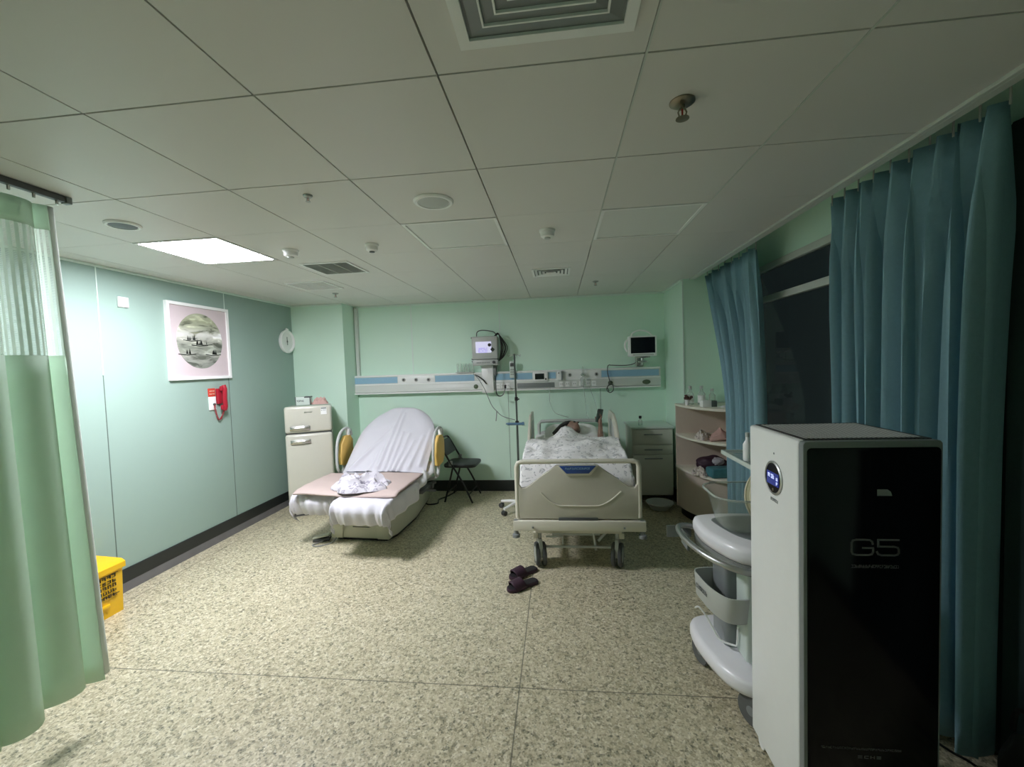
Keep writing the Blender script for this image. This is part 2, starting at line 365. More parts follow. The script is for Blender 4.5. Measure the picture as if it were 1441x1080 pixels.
# ceiling: metal panels with open joints over a dark deck
cols = [XL, -3.345, -2.743, -2.14, -1.537, -.930, -.335, .275, .870, 1.455]
rows = [YF, -1.21, -.583, .044, .671, 1.298, 1.925, 2.555, 3.18, 3.81, 4.43, 5.06, YB]
skip = {(2, 7), (5, 7), (7, 7)}
c = BM(); gj = .0032
for i in range(len(cols)-1):
    for j in range(len(rows)-1):
        if (i, j) in skip:
            box2(c, (cols[i]+gj, 3.157, H), (cols[i+1]-gj, rows[j+1]-gj, H+.02)); continue
        ga = gj if i in (2, 3, 4, 5, 6, 7) else gj*.8
        box2(c, (cols[i]+ga, rows[j]+(.0035 if j < 7 else .0012), H), (cols[i+1]-ga, rows[j+1]-(.0035 if j < 6 else .0012), H+.02))
cl = struct('ceiling', c, 'ceil')
d = BM(); box2(d, (XL, YF, H+.02), (1.455, YB, H+.06)); o = struct('joint_backing', d, 'ceilgap', parent=cl)
t = BM()
for xx in (.275, .870): box2(t, (xx-.0015, YF, H-.002), (xx+.0045, 3.3, H+.004))
o = struct('ceiling_rib', t, 'trimw', parent=cl)
p = BM(); box2(p, (1.455, YF, 2.80), (XR, 4.92, 2.85)); struct('trim_2', p, 'wall')                    # top of the curtain pocket
p = BM(); box2(p, (1.455, YF, H-.012), (1.475, 4.92, 2.83), .003); box2(p, (1.475, YF, H-.012), (1.515, 4.92, H+.006), .003); struct('trim_3', p, 'trimw')
def cornice(n, a, b): struct(n, box2(BM(), a, b, .004), 'seam')
cornice('trim_4', (-2.80, YB-.022, H-.024), (XC, YB, H)); cornice('trim_5', (XL, 5.378, H-.022), (-2.80, 5.40, H))
cornice('trim_6', (XL, YF, H-.02), (XL+.02, 5.40, H)); cornice('trim_7', (XC-.022, 4.92, H-.024), (XC, YB, H))
# wall panel seams
def seam(n, a, b, m='seam'): struct(n, box2(BM(), a, b), m)
for n, y in (('trim_8', 2.974), ('trim_9', 4.246)):
    seam(n, (XL, y-.004, 1.75), (XL+.003, y+.004, H)); seam(n+'0', (XL, y-.003, .18), (XL+.002, y+.003, 1.75), 'gap')
for n, x in (('trim_11', -1.99), ('trim_12', -.765)): seam(n, (x-.008, YB-.004, 1.6), (x+.008, YB, H-.02))
for n, x in (('trim_13', -.68), ('trim_17', .55)): seam(n, (x-.002, YB-.002, .18), (x+.002, YB, 1.4), 'gap')
seam('trim_14', (XC-.006, 4.912, .0), (XC+.006, 4.922, H))
cd = BM(); box2(cd, (-2.79, YB-.05, 1.62), (-2.745, YB, H-.02), .006); struct('trim_15', cd, 'trimw')
# baseboards
def bb(n, a, b, c2, d2):
    o = struct(n, box2(BM(), a, b, .004), 'base')
    if c2: struct('floor_strip', box2(BM(), c2, d2), 'strip', parent=o)
bb('baseboard_left', (XL, YF, .075), (XL+.014, 5.40, .185), (XL, YF, 0), (XL+.012, 5.40, .075))
bb('baseboard_back', (-2.80, YB-.014, 0), (XC, YB, .15), None, None)
bb('baseboard_column', (XL, 5.386, 0), (-2.80, 5.40, .15), None, None)
bb('baseboard_column_side', (-2.80, 5.40, 0), (-2.786, YB, .15), None, None)
bb('baseboard_return', (XC-.014, 4.92, 0), (XC, YB, .15), None, None)
bb('baseboard_right', (XR-.014, YF, 0), (XR, 4.92, .15), None, None)
bb('baseboard_front', (XL, YF, 0), (XR, YF+.014, .15), None, None)
# ------------------------------------------------------------------ ceiling fixtures
def panel_light(name, label, x0, x1, y0, y1, lit):
    t = thing(name, label, 'ceiling light', ((x0+x1)/2, (y0+y1)/2, H))
    w, h = (x1-x0)/2, (y1-y0)/2; b = BM()
    ring(b, 'z', -w, -h, w, h, .018, -.004, .03)
    obj('frame', b, 'white', t, False)
    b = BM(); box2(b, (-w+.017, -h+.017, .002 if not lit else -.001), (w-.017, h-.017, .012)); obj('diffuser', b, 'lamp' if lit else 'lampoff', t, False)
panel_light('panel_light', 'square ceiling panel light that is switched on and glowing white', -2.738, -2.145, 2.56, 3.155, True)
panel_light('panel_light', 'unlit square ceiling panel light beside the round ceiling speaker', -.926, -.339, 2.56, 3.155, False)
panel_light('panel_light', 'unlit square ceiling panel light nearest the window curtains', .279, .866, 2.56, 3.155, False)
def smoke(label, x, y, r=.052):
    t = thing('smoke_detector', label, 'smoke detector', (x, y, H))
    b = BM(); lathe(b, [(r*1.05, 0), (r*1.05, -.012), (r*.93, -.016), (r*.93, -.02)]); obj('base', b, 'white', t)
    b = BM(); lathe(b, [(r*.86, -.018), (r*.9, -.026), (r*.86, -.042), (r*.6, -.05), (0, -.051)]); obj('housing', b, 'white', t)
    b = BM(); lathe(b, [(r*.4, -.050), (r*.42, -.056), (r*.2, -.058), (0, -.058)]); obj('sensor_cap', b, 'dgrey' if x > -1.5 and x < -1 else 'lgrey', t)
smoke('white smoke detector on the ceiling beside the lit panel light', -1.887, 2.935)
smoke('white smoke detector with dark centre between lit and unlit panel lights', -1.275, 2.927, .045)
smoke('white smoke detector between the two unlit ceiling panel lights', -.045, 2.87, .05)
def rnd_fix(name, label, cat, x, y, r, dark):
    t = thing(name, label, cat, (x, y, H))
    b = BM(); lathe(b, [(r, 0), (r, -.005), (r*.93, -.012), (r*.8, -.012), (r*.78, -.006), (0, -.006)], seg=36); obj('ring', b, 'white', t)
    b = BM(); lathe(b, [(r*.77, -.0065), (r*.74, -.010), (r*.3, -.014), (0, -.014)], seg=36); obj('grille' if not dark else 'lens', b, 'lgrey' if not dark else 'dgrey', t)
rnd_fix('ceiling_speaker', 'round white flush ceiling speaker with grey grille', 'speaker', -.628, 2.245, .105, False)
rnd_fix('downlight', 'small round recessed downlight with dark centre near the lit panel', 'downlight', -2.453, 2.242, .085, True)
def sprinkler(label, x, y, k=1., m='brass'):
    t = thing('sprinkler_head', label, 'sprinkler', (x, y, H))
    b = BM(); lathe(b, [(.042*k, 0), (.042*k, -.004), (.03*k, -.012), (.012*k, -.014)]); obj('escutcheon', b, m, t)
    b = BM(); cyl(b, (0, 0, -.01), (0, 0, -.026*k), .009*k)
    for s in (-1, 1): tube(b, [(s*.008*k, 0, -.024*k), (s*.014*k, 0, -.036*k), (s*.010*k, 0, -.05*k), (0, 0, -.055*k)], .0028*k, 6)
    obj('yoke', b, m, t)
    b = BM(); cyl(b, (0, 0, -.024*k), (0, 0, -.05*k), .003*k, seg=8); obj('bulb', b, 'redlabel', t)
    b = BM(); lathe(b, [(0, -.054*k), (.022*k, -.056*k), (.022*k, -.0585*k), (0, -.06*k)]); obj('deflector', b, m, t)
sprinkler('large brass sprinkler head nearest the camera on the right ceiling', .446, 1.555, 1.)
sprinkler('small sprinkler head on the ceiling left of the round speaker', -1.214, 2.054, .55, 'steel')
sprinkler('sprinkler head near the corner above the fridge column', -2.493, 4.674, .8, 'steel')
sprinkler('sprinkler head above the occupied hospital bed', .433, 4.782, .8, 'steel')
def diffuser(label, x, y, w, h, rings, depth, frame_w, cross=False, mf='white', mr='white', mb='dgrey', lip=False):
    t = thing('air_vent', label, 'vent', (x, y, H)); b = BM()
    ring(b, 'z', -w, -h, w, h, frame_w, -.010, 0)
    obj('frame', b, mf, t)
    b = BM(); box2(b, (-w+frame_w*.6, -h+frame_w*.6, -.0015), (w-frame_w*.6, h-frame_w*.6, .001)); obj('backing', b, mb, t, False)
    if rings:
        for k in range(rings):
            f = 1-(k+.25)/(rings+.6); iw, ih = (w-frame_w)*f, (h-frame_w)*f; b = BM(); tw = (w-frame_w)/(rings+.6)*(.97 if lip else .62)
            o0 = [(-iw, -ih), (iw, -ih), (iw, ih), (-iw, ih)]; o1 = [(-iw+tw, -ih+tw), (iw-tw, -ih+tw), (iw-tw, ih-tw), (-iw+tw, ih-tw)]
            z0, z1 = (-.004, -.010) if lip else (-.011-.001*k, -.002)
            for q in range(4):
                r = (q+1) % 4
                for dz in (0, .0015):
                    b.faces.new([b.verts.new((*o0[q], z0+dz)), b.verts.new((*o0[r], z0+dz)), b.verts.new((*o1[r], z1+dz)), b.verts.new((*o1[q], z1+dz))])
                b.faces.new([b.verts.new((*o0[q], z0)), b.verts.new((*o0[r], z0)), b.verts.new((*o0[r], z0+.0025)), b.verts.new((*o0[q], z0+.0025))])
            lr = obj('louvre_ring', b, mr, t, False)
            if lip: b = BM(); ring(b, 'z', -iw+tw-.002, -ih+tw-.002, iw-tw+.002, ih-tw+.002, .005, -.012, -.002); obj('ring_lip', b, 'white', lr, False)
    else:
        b = BM(); n = 22
        for k in range(n):
            yy = -h+frame_w+(2*h-2*frame_w)*(k+.5)/n
            box(b, (0, yy, -.005), (2*(w-frame_w), .009, .0015), rot=Matrix.Rotation(.7, 4, 'X'))
        for xx in (-w/3, w/3): box2(b, (xx-.004, -h+frame_w, -.008), (xx+.004, h-frame_w, -.003))
        obj('louvre_grille', b, mr, t, False)
diffuser('large square four way air diffuser on the ceiling above the camera', -.008, .965, .232, .232, 5, .03, .03, mr='grey', mb='grey', lip=True)  # louvre slopes coloured grey to stand for shade, facing away from the light
diffuser('dark louvred return air grille on the ceiling near the lit panel', -1.862, 3.52, .205, .205, 0, .02, .018, mr='lgrey', mb='grey')
diffuser('pale louvred grille on the ceiling nearest the framed picture wall', -2.45, 4.19, .205, .205, 0, .02, .018, mr='white', mb='lgrey')
diffuser('small white four way diffuser on the ceiling between the unlit panels and bed wall', -.04, 4.17, .18, .17, 4, .02, .02, mr='white')
# ------------------------------------------------------------------ privacy curtain (left)
def curtain_pt(u, z):
    y = 1.83-u*1.75
    amp = .030+.032*(1-z/2.55)
    ph = u*84+1.1*math.sin(u*23+.5)+.5
    x = -2.375+amp*(.75*math.sin(ph)+.35*math.sin(ph*.47+1))*(.35+.65*min(1, u*14))
    y2 = y+.03*math.cos(ph)*min(1, u*14)+.05*(1-z/2.55)*(1-min(1, u*5))
    return Vector((x+.05*(1-z/2.55), y2, z))
ct = thing('privacy_curtain', 'green hospital privacy curtain with net top hanging at the left edge', 'curtain', (0, 0, 0))
b = BM(); grid(b, lambda u, v: curtain_pt(.012+u*.988, .215+v*(1.84-.215)+.02*math.sin(u*15)*(1-v)), 360, 16); obj('curtain_cloth', b, 'curtg', ct, solid=.002)
b = BM(); grid(b, lambda u, v: curtain_pt(.012+u*.988, 1.84+v*(2.43-1.84)), 360, 8, uv=True); obj('net_panel', b, 'net', ct)
b = BM(); grid(b, lambda u, v: curtain_pt(.012+u*.988, 2.43+v*(2.545-2.43)), 360, 3); obj('header_band', b, 'curtg', ct, solid=.002)
b = BM(); grid(b, lambda u, v: curtain_pt(u*.0125, .24+v*(2.545-.24)), 10, 20); obj('side_hem', b, 'curtw', ct, solid=.002)
tr = thing('curtain_track', 'dark grey ceiling track carrying the green privacy curtain', 'curtain track', (-2.33, 0, H))
b = BM(); box2(b, (-.014, YF, -.03), (.014, 1.85, -.001), .003); obj('rail', b, 'dgrey', tr)
b = BM(); box2(b, (-.018, 1.85, -.034), (.018, 1.875, 0), .004); obj('end_cap', b, 'grey', tr)
for k in range(7):
    y = 1.82-k*.09; b = BM(); cyl(b, (0, y, -.03), (0, y, -.05), .006, seg=8); obj('hook', b, 'chrome', tr)
# ------------------------------------------------------------------ window curtains (right)
def wcurt(name, label, top0, top1, bot0, bot1, zt, zb, n, amp, seed, swoop=1.0, zs=1.25, m='curtb'):
    rnd = random.Random(seed); ph = [rnd.uniform(-.5, .5) for _ in range(n*2+4)]
    def fn(u, v):
        z = zt+(zb-zt)*v; k = min(1, max(0, (zt-z)/(zt-zs))); k = 1-(1-k)**1.5
        a = Vector(top0).lerp(Vector(bot0), k); c2 = Vector(top1).lerp(Vector(bot1), k); p = a.lerp(c2, u)
        i = u*n; f0 = int(i); fr = i-f0; wob = ph[f0]*(1-fr)+ph[f0+1]*fr
        th = 2*PI*u*n+wob*1.8
        pin = .6+.4*min(1, v*7)
        sub = .35*math.sin(th*2+seed)*(1-min(1, v*4))+.28*math.sin(th*1.63+seed*2+v*1.5)+.18*math.sin(th*2.9+v*2)*(.3+.7*abs(wob))
        d = amp*(math.copysign(abs(math.sin(th))**.8, math.sin(th))+sub+.25*math.sin(th*.5+wob*3))*pin*(1+.3*wob)
        return Vector((p.x+d, p.y+.030*math.cos(th+.6)*pin, z))
    t = thing(name, label, 'curtain', (0, 0, 0))
    b = BM(); grid(b, fn, n*14, 24); obj('curtain_cloth', b, m, t, solid=.003)
    a0, a1 = Vector(top0), Vector(top1)
    for q in range(n+1):
        p = a0.lerp(a1, q/n); b = BM(); cyl(b, (p.x, p.y, zt-.02), (p.x, p.y, zt+.05), .004, seg=6); obj('curtain_hook', b, 'lgrey', t)
wcurt('window_curtain', 'blue window curtain gathered beside the corner shelf', (1.60, 4.78), (1.60, 3.66), (1.53, 4.0), (1.62, 3.63), 2.60, .03, 7, .046, 3)
wcurt('window_curtain', 'wide blue window curtain hanging behind the black air purifier', (1.60, 2.70), (1.60, 1.72), (1.645, 2.72), (1.67, 1.86), 2.60, .04, 9, .060, 5)
wcurt('window_curtain', 'curtain coloured near black as deep shade at the far right edge nearest the camera', (1.788, 2.2), (1.788, .30), (1.788, 2.2), (1.788, .30), 2.60, .02, 11, .010, 9, m='curtshade')
rl = thing('curtain_rail', 'long white curtain rail inside the window ceiling pocket', 'curtain rail', (1.60, 0, 2.66))
b = BM(); box2(b, (-.015, YF+.1, -.012), (.015, 4.85, .012), .003); obj('rail', b, 'trimw', rl)
for y in (1.4, 2.6, 3.8, 4.7): b = BM(); box2(b, (-.008, y-.015, .012), (.008, y+.015, .14)); obj('bracket', b, 'trimw', rl)
# ------------------------------------------------------------------ left wall things
pic = thing('framed_picture', 'square white framed picture of a round ink landscape on pink mount', 'picture', (XL, 3.897, 2.048))
hw = .365; b = BM()
ring(b, 'x', -hw, -hw, hw, hw, .028, 0, .03); obj('frame', b, 'white', pic, False)
b = BM(); box2(b, (.002, -hw+.02, -hw+.02), (.015, hw-.02, hw-.02)); obj('mount', b, 'mount', pic, False)
b = BM(); lathe(b, [(.27, 0), (.27, .003), (0, .003)], seg=64, rot=Matrix.Rotation(PI/2, 4, 'Y')); o = obj('ink_painting', b, 'inkart', pic, False, loc=(.0145, 0, .012))
b = BM(); rnd = random.Random(4)
for cx, cz, n in ((-.11, .015, 5), (-.02, -.03, 6), (.14, -.12, 7), (-.17, -.12, 4), (.04, -.02, 3)):
    for k in range(n):
        x = cx+rnd.uniform(-.045, .045); hh = rnd.uniform(.02, .05); ww = hh*.28
        prism(b, [(x-ww, cz-.01), (x+ww, cz-.01), (x+.2*ww, cz+hh*.6), (x, cz+hh)], 'x', .0, .0012)
    tube(b, [(.0006, cx-.09, cz-.012), (.0006, cx, cz-.02), (.0006, cx+.1, cz-.01)], .004, 5)
obj('ink_trees', b, 'ink', pic, False, loc=(.018, 0, .012))
ck = thing('wall_clock', 'small round white wall clock above the fridge', 'clock', (XL, 5.262, 2.122))
b = BM(); RY = Matrix.Rotation(PI/2, 4, 'Y')
lathe(b, [(.145, 0), (.150, .012), (.150, .03), (.135, .04), (.125, .03), (.12, .012)], seg=48, rot=RY); obj('case', b, 'white', ck)
b = BM(); lathe(b, [(.126, .010), (.126, .016), (0, .016)], seg=48, rot=RY); obj('dial', b, 'white', ck)
b = BM(); cyl(b, (0.01, 0, .14), (.03, 0, .165), .02, seg=12); obj('hanger', b, 'white', ck)
b = BM(); box2(b, (.018, -.004, -.01), (.021, .004, .06)); box2(b, (.021, -.004, -.045), (.023, .006, .02)); lathe(b, [(.009, .018), (.009, .025), (0, .025)], rot=RY, seg=12); obj('clock_hands', b, 'dgrey', ck)
sw = thing('wall_control', 'small white square control box high on the left wall', 'wall control', (XL, 3.162, 2.34))
b = BM(); box2(b, (0, -.042, -.042), (.018, .042, .042), .005); obj('cover', b, 'white', sw)
b = BM(); box2(b, (.017, -.03, .012), (.020, .028, .017)); box2(b, (.017, .01, -.02), (.020, .025, -.015)); obj('indicator', b, 'lgrey', sw)
ph = thing('wall_telephone', 'red telephone handset with coiled cord below the framed picture', 'telephone', (XL, 4.06, 1.48))
b = BM(); box2(b, (0, -.10, -.115), (.012, -.012, .02), .004); obj('wall_plate', b, 'white', ph)
b = BM(); box2(b, (0, -.10, .022), (.008, -.012, .105), .002); o = obj('red_sign', b, 'redlabel', ph); o['label'] = 'red square sign'
b = BM(); glyphs(b, -.09, -.022, .07, .015, 'x', .008, .0095, 5, 3); glyphs(b, -.09, -.022, .042, .012, 'x', .008, .0095, 6, 4); obj('sign_lettering', b, 'cushpipe', ph, False)
b = BM(); box2(b, (0, -.005, -.06), (.03, .085, .10), .008); obj('cradle', b, 'red', ph)
b = BM(); tube(b, [(.05, .045, -.125), (.065, .045, -.09), (.06, .045, 0), (.068, .045, .09), (.055, .045, .13)], [.022]*5, 12, 0)
box(b, (.048, .045, .098), (.035, .075, .055), .014); box(b, (.048, .045, -.098), (.035, .07, .055), .014); obj('handset', b, 'red', ph)
b = BM(); lathe(b, [(.012, 0), (.012, .016), (0, .016)], (0.01, -.045, -.06), 12, RY); obj('socket', b, 'dgrey', ph)
b = BM(); pts = []
ctr = smooth([(.02, -.045, -.06), (.02, -.035, -.14), (.02, .0, -.22), (.02, .035, -.20), (.045, .045, -.13)], 40)
for k, p_ in enumerate(ctr): pts.append(p_+Vector((.007*math.cos(k*.9), .007*math.sin(k*.9), 0)))
tube(b, pts, .003, 5); obj('coiled_cord', b, 'red', ph)
yb = thing('waste_bin', 'yellow plastic medical waste bin with lid behind the green curtain', 'bin', (-3.375, 2.585, 0))
b = BM()
prism(b, [(-.13, 0), (.105, 0), (.12, .33), (-.14, .33)], 'y', -.21, .20, .006); box2(b, (.09, -.12, .07), (.122, .10, .10), .008); obj('body', b, 'yellowbin', yb)
b = BM(); prism(b, [(-.145, .325), (.132, .325), (.132, .365), (.10, .385), (-.13, .40)], 'y', -.225, .215, .004); obj('lid', b, 'yellowbin', yb)
b = BM(); box2(b, (.10, -.11, .035), (.118, .05, .06), .004); obj('pedal_slot', b, 'dgrey', yb)
b = BM()
for q in range(5): glyphs(b, -.15, .155, .28-.034*q, .022, 'x', .1185, .1215, 9, 10+q)
for q in (.152, .305): box2(b, (.1165, -.16, q), (.1205, .165, q+.004))
obj('printed_warning', b, 'black', yb, False)
# ------------------------------------------------------------------ fridge
fr = thing('refrigerator', 'cream retro two door refrigerator standing in the left corner', 'refrigerator', (-2.98, 4.80, 0), math.radians(27))
def rbx(x0, y0, z0, x1, y1, z1, r):
    b = BM(); box2(b, (x0, y0, z0), (x1, y1, z1), r, seg=4); return b
obj('body', rbx(-.25, .035, .03, .25, .47, 1.30, .03), 'white2', fr)
obj('freezer_door', rbx(-.255, -.03, 1.0, .255, .04, 1.315, .028), 'white2', fr)
lower = obj('fridge_door', rbx(-.255, -.03, .05, .255, .04, .985, .028), 'white2', fr)
b = BM(); box2(b, (-.25, -.005, .975), (.25, .036, 1.01)); obj('door_gap', b, 'dgrey', fr, False)
b = BM(); box2(b, (-.22, .0, .0), (.22, .44, .05)); obj('plinth', b, 'dgrey', fr, False)
for z in (1.055, .895):
    b = BM(); box2(b, (-.20, -.045, z-.028), (.02, -.028, z+.028), .012)
    tube(b, [(-.18, -.04, z), (-.17, -.066, z+.006), (-.02, -.068, z+.01), (.0, -.04, z+.01)], .011, 10, 4); obj('handle', b, 'chrome', fr)
b = BM(); box2(b, (.14, -.034, 1.205), (.205, -.0295, 1.29)); obj('energy_label', b, 'white', fr, False)
b = BM(); box2(b, (.143, -.0355, 1.272), (.202, -.0335, 1.288)); glyphs(b, .146, .20, 1.25, .012, 'y', -.0355, -.0335, 3, 2); obj('label_print', b, 'grey', fr, False)
b = BM(); glyphs(b, -.04, .05, 1.235, .012, 'y', -.033, -.0295, 8, 5); obj('badge', b, 'chrome', fr, False)
# things on the fridge
def crumple(name, label, cat, c, s, m, seed, group=None, nz=.5, nsc=2.2):
    t = bmesh.new()
    def hf(u, v):
        th = u*2*PI; off = Vector((seed*3.3, seed*1.1, 0)); rr = v
        lim = 1+.50*noise.noise(Vector((math.cos(th), math.sin(th), seed))*1.3)+.12*noise.noise(Vector((math.cos(th), math.sin(th), seed+4))*4)
        x = math.cos(th)*rr*lim; y = math.sin(th)*rr*lim; q = Vector((x, y, 0))*nsc+off
        w_ = Vector((noise.noise(q*.8), noise.noise(q*.8+Vector((5, 2, 1))), 0))*.7
        rg = 1-abs(noise.noise(q+w_))*2.2; r2 = 1-abs(noise.noise(q*2.1+w_))*2
        dome = max(0, 1-rr**2.6)**.6
        z = dome*(.22+.95*nz*1.6*(rg*.60+r2*.30)+.55*noise.noise(q*.7))
        if rr >= .999: z = 0
        return Vector((x*s[0]*1.15, y*s[1]*1.15, max(0, z)*s[2]*1.7))
    grid(t, hf, 72, 40); bmesh.ops.remove_doubles(t, verts=t.verts, dist=1e-5)
    o = obj(name, t, m, None); o.location = c; return tag(o, label, cat, group)
bx = thing('tissue_box', 'small pale box with dark edges on top of the cream fridge', 'box', (-3.12, 4.98, 1.315), .35)
b = BM(); box2(b, (-.10, -.05, 0), (.07, .05, .10), .004); obj('carton', b, 'mintp', bx)
b = BM(); box2(b, (.0, -.052, .088), (.073, .052, .102)); box2(b, (.06, -.052, .0), (.072, -.049, .10)); box2(b, (-.102, -.052, .0), (-.095, .052, .10)); glyphs(b, -.085, .0, .04, .02, 'y', -.053, -.0505, 5, 9); obj('printed_edge', b, 'dgrey', bx, False)
crumple('plastic_bag', 'crumpled pinkish bag beside the small box on the fridge', 'bag', (-2.97, 5.05, 1.315), (.08, .07, .055), 'pink', 3)
# ------------------------------------------------------------------ back wall medical rail
rl = thing('bedhead_rail', 'long white medical supply rail with blue stripe on the back wall', 'medical rail', (0, YB, 0))
x0, x1 = -2.93, 1.305
b = BM(); prism(b, [(0, 1.395), (-.075, 1.395), (-.10, 1.405), (-.10, 1.50), (-.088, 1.515), (-.088, 1.615), (-.07, 1.635), (0, 1.635)], 'x', x0, x1, .003)
obj('housing', b, 'railw', rl)
b = BM(); box2(b, (x0, -.112, 1.378), (x1, 0, 1.396), .004); obj('lower_lip', b, 'white', rl)
b = BM(); box2(b, (x0, -.094, 1.617), (x1, 0, 1.637), .004); box2(b, (x0, -.098, 1.500), (x1, -.08, 1.517), .004); obj('trim_bead', b, 'white', rl)
for q, (a0, a1) in enumerate(((x0+.02, -2.19), (-1.66, -1.12), (-.84, -.34), (-.13, -.03), (.56, x1-.02))):
    b = BM(); box2(b, (a0, -.0905, 1.525), (a1, -.086, 1.608)); obj('blue_stripe', b, 'stripe', rl, False)
for a0, a1 in ((-2.185, -1.665), (.06, .555)): b = BM(); box2(b, (a0, -.094, 1.518), (a1, -.08, 1.617), .003); obj('outlet_plate', b, 'white', rl)
RXm = Matrix.Rotation(PI/2, 4, 'X')
for x, z, r in ((-2.10, 1.565, .026), (-1.925, 1.562, .026), (-1.75, 1.558, .026), (.15, 1.565, .026), (.32, 1.565, .026), (.495, 1.565, .026)):
    b = BM(); lathe(b, [(r, .088), (r, .100), (r*.7, .106), (r*.45, .100), (0, .100)], (x, 0, z), 20, RXm); o = obj('gas_outlet', b, 'lgrey', rl)
    b = BM(); lathe(b, [(r*.48, .10), (r*.48, .108), (0, .108)], (x, 0, z), 16, RXm); obj('outlet_centre', b, 'dgrey', o)
for x, z, sx in ((-1.10, 1.447, 1.), (.67, 1.447, 1.), (1.125, 1.447, 1.7)):
    b = BM(); lathe(b, [(.030, .098), (.030, .106), (.02, .112), (0, .112)], (0, 0, 0), 20, RXm)
    for v in b.verts: v.co.x = v.co.x*sx+x; v.co.z += z
    obj('round_knob', b, 'green', rl)
b = BM(); box2(b, (-.545, -.104, 1.41), (-.05, -.095, 1.475), .002); obj('dark_slot', b, 'grey', rl)
for xa in (-.80, -.735, -.67, .04, .12, .21, .30, .39, .46):
    b = BM(); box2(b, (xa-.028, -.107, 1.415), (xa+.028, -.097, 1.48), .003); o = obj('power_socket', b, 'white', rl)
    b = BM(); box2(b, (xa-.012, -.1085, 1.44), (xa-.008, -.1065, 1.46)); box2(b, (xa+.008, -.1085, 1.44), (xa+.012, -.1065, 1.46)); obj('socket_slots', b, 'dgrey', o, False)
nb = thing('call_unit', 'small white nurse call unit with black screen on the medical rail', 'call unit', (-.235, YB-.10, 1.555))
b = BM(); box2(b, (-.095, -.03, -.058), (.095, .012, .062), .006); obj('case', b, 'white', nb)
b = BM(); box2(b, (-.068, -.033, -.035), (.052, -.028, .04)); obj('screen', b, 'screenoff', nb, False)
b = BM(); box2(b, (.063, -.034, -.045), (.082, -.028, -.02)); obj('button', b, 'dgrey', nb, False)
hs = thing('call_handset', 'slim white call handset hanging right of the small black screen', 'handset', (.02, YB-.10, 1.56))
b = BM(); box2(b, (-.03, -.035, -.06), (.028, .01, .06), .008); obj('holder', b, 'white', hs)
b = BM(); box2(b, (.018, -.05, -.06), (.038, .0, .06), .006); obj('grip', b, 'grey', hs); b = BM(); lathe(b, [(.008, .035), (.008, .04), (0, .04)], (-.012, 0, .035), 12, RXm); obj('button', b, 'dgrey', hs)
fm = thing('oxygen_flowmeter', 'clear oxygen flowmeter with humidifier bottle plugged into the rail', 'flowmeter', (.32, YB-.13, 1.56))
b = BM(); cyl(b, (0, .03, 0), (0, -.03, 0), .014); cyl(b, (-.03, -.02, 0), (.03, -.02, 0), .01); obj('valve_body', b, 'chrome', fm)
b = BM(); lathe(b, [(.014, .0), (.016, .02), (.014, .09), (.006, .11), (0, .112)], (0, -.025, 0)); obj('flow_tube', b, 'clear', fm)
b = BM(); lathe(b, [(.0, -.145), (.036, -.14), (.038, -.05), (.03, -.03), (.012, -.02), (0, -.02)], (0, -.03, 0)); obj('humidifier_bottle', b, 'clear', fm)
# ------------------------------------------------------------------ left monitor and its arm
ml = thing('fetal_monitor', 'grey wall monitor with glowing white screen and black cable bundle', 'monitor', (-.935, YB-.17, 1.92))
b = BM(); box2(b, (-.175, -.08, -.115), (.165, .09, .185), .02); obj('case', b, 'lgrey', ml)
b = BM(); box2(b, (-.165, -.10, -.195), (.165, .08, -.118), .012); obj('control_panel', b, 'lgrey', ml)
b = BM(); box2(b, (-.120, -.083, -.03), (.085, -.078, .115)); obj('screen', b, 'screen', ml, False)
b = BM(); glyphs(b, -.085, .035, -.01, .045, 'y', -.0845, -.0825, 7, 6); glyphs(b, -.085, .035, -.03, .014, 'y', -.0845, -.0825, 9, 7); obj('screen_trace', b, 'violet', ml, False)
b = BM(); lathe(b, [(.022, .081), (.022, .09), (0, .091)], (.062, 0, .07), 16, RXm); box(b, (.10, -.085, .01), (.045, .008, .04), rot=Matrix.Rotation(.7, 4, 'Y')); obj('screen_icon', b, 'ink', ml)
b = BM()
for k in range(8): box2(b, (-.11+.022*k, -.104, -.165), (-.096+.022*k, -.099, -.150), .002)
obj('key_row', b, 'grey', ml)
b = BM(); lathe(b, [(.020, .10), (.019, .118), (0, .12)], (.115, 0, -.155), 18, RXm); obj('dial_knob', b, 'dgrey', ml)
for z in (.16, -.12, -.15): b = BM(); box2(b, (-.192, -.03, z), (-.17, .03, z+.022), .004); obj('probe_hook', b, 'grey', ml)
b = BM(); tube(b, [(-.12, .0, .18), (-.11, .0, .245), (-.05, 0, .268), (.06, 0, .255), (.12, 0, .235), (.15, 0, .18)], .006, 8, 6); obj('handle', b, 'dgrey', ml)
b = BM(); rnd = random.Random(2)
for k in range(7):
    e = rnd.uniform(-.02, .02); f = rnd.uniform(.0, .06)
    tube(b, [(.12, .02+e, .19), (.17, .0+e, .225-f*.3), (.195+f*.7, -.03+e, .13), (.20+f*1.5, -.03+e, .03), (.185+f*.9, -.02+e, -.08), (.165, .0+e, -.14)], .0055, 6, 6)
obj('cable_bundle', b, 'black', ml)
b = BM(); tube(b, [(.16, -.02, -.10), (.135, -.06, -.28), (.125, -.06, -.45), (.13, -.06, -.56), (.165, -.055, -.60), (.22, -.05, -.575), (.245, -.04, -.49)], .006, 6, 8)
box2(b, (.232, -.055, -.50), (.258, -.03, -.455), .005); obj('power_cord', b, 'black', ml)
b = BM(); tube(b, [(-.165, -.08, -.30), (-.10, -.10, -.36), (-.03, -.10, -.48), (.0, -.08, -.56), (.06, -.05, -.72), (.12, -.03, -.80), (.2, -.03, -.87), (.36, -.03, -.92)], .0045, 6, 8)
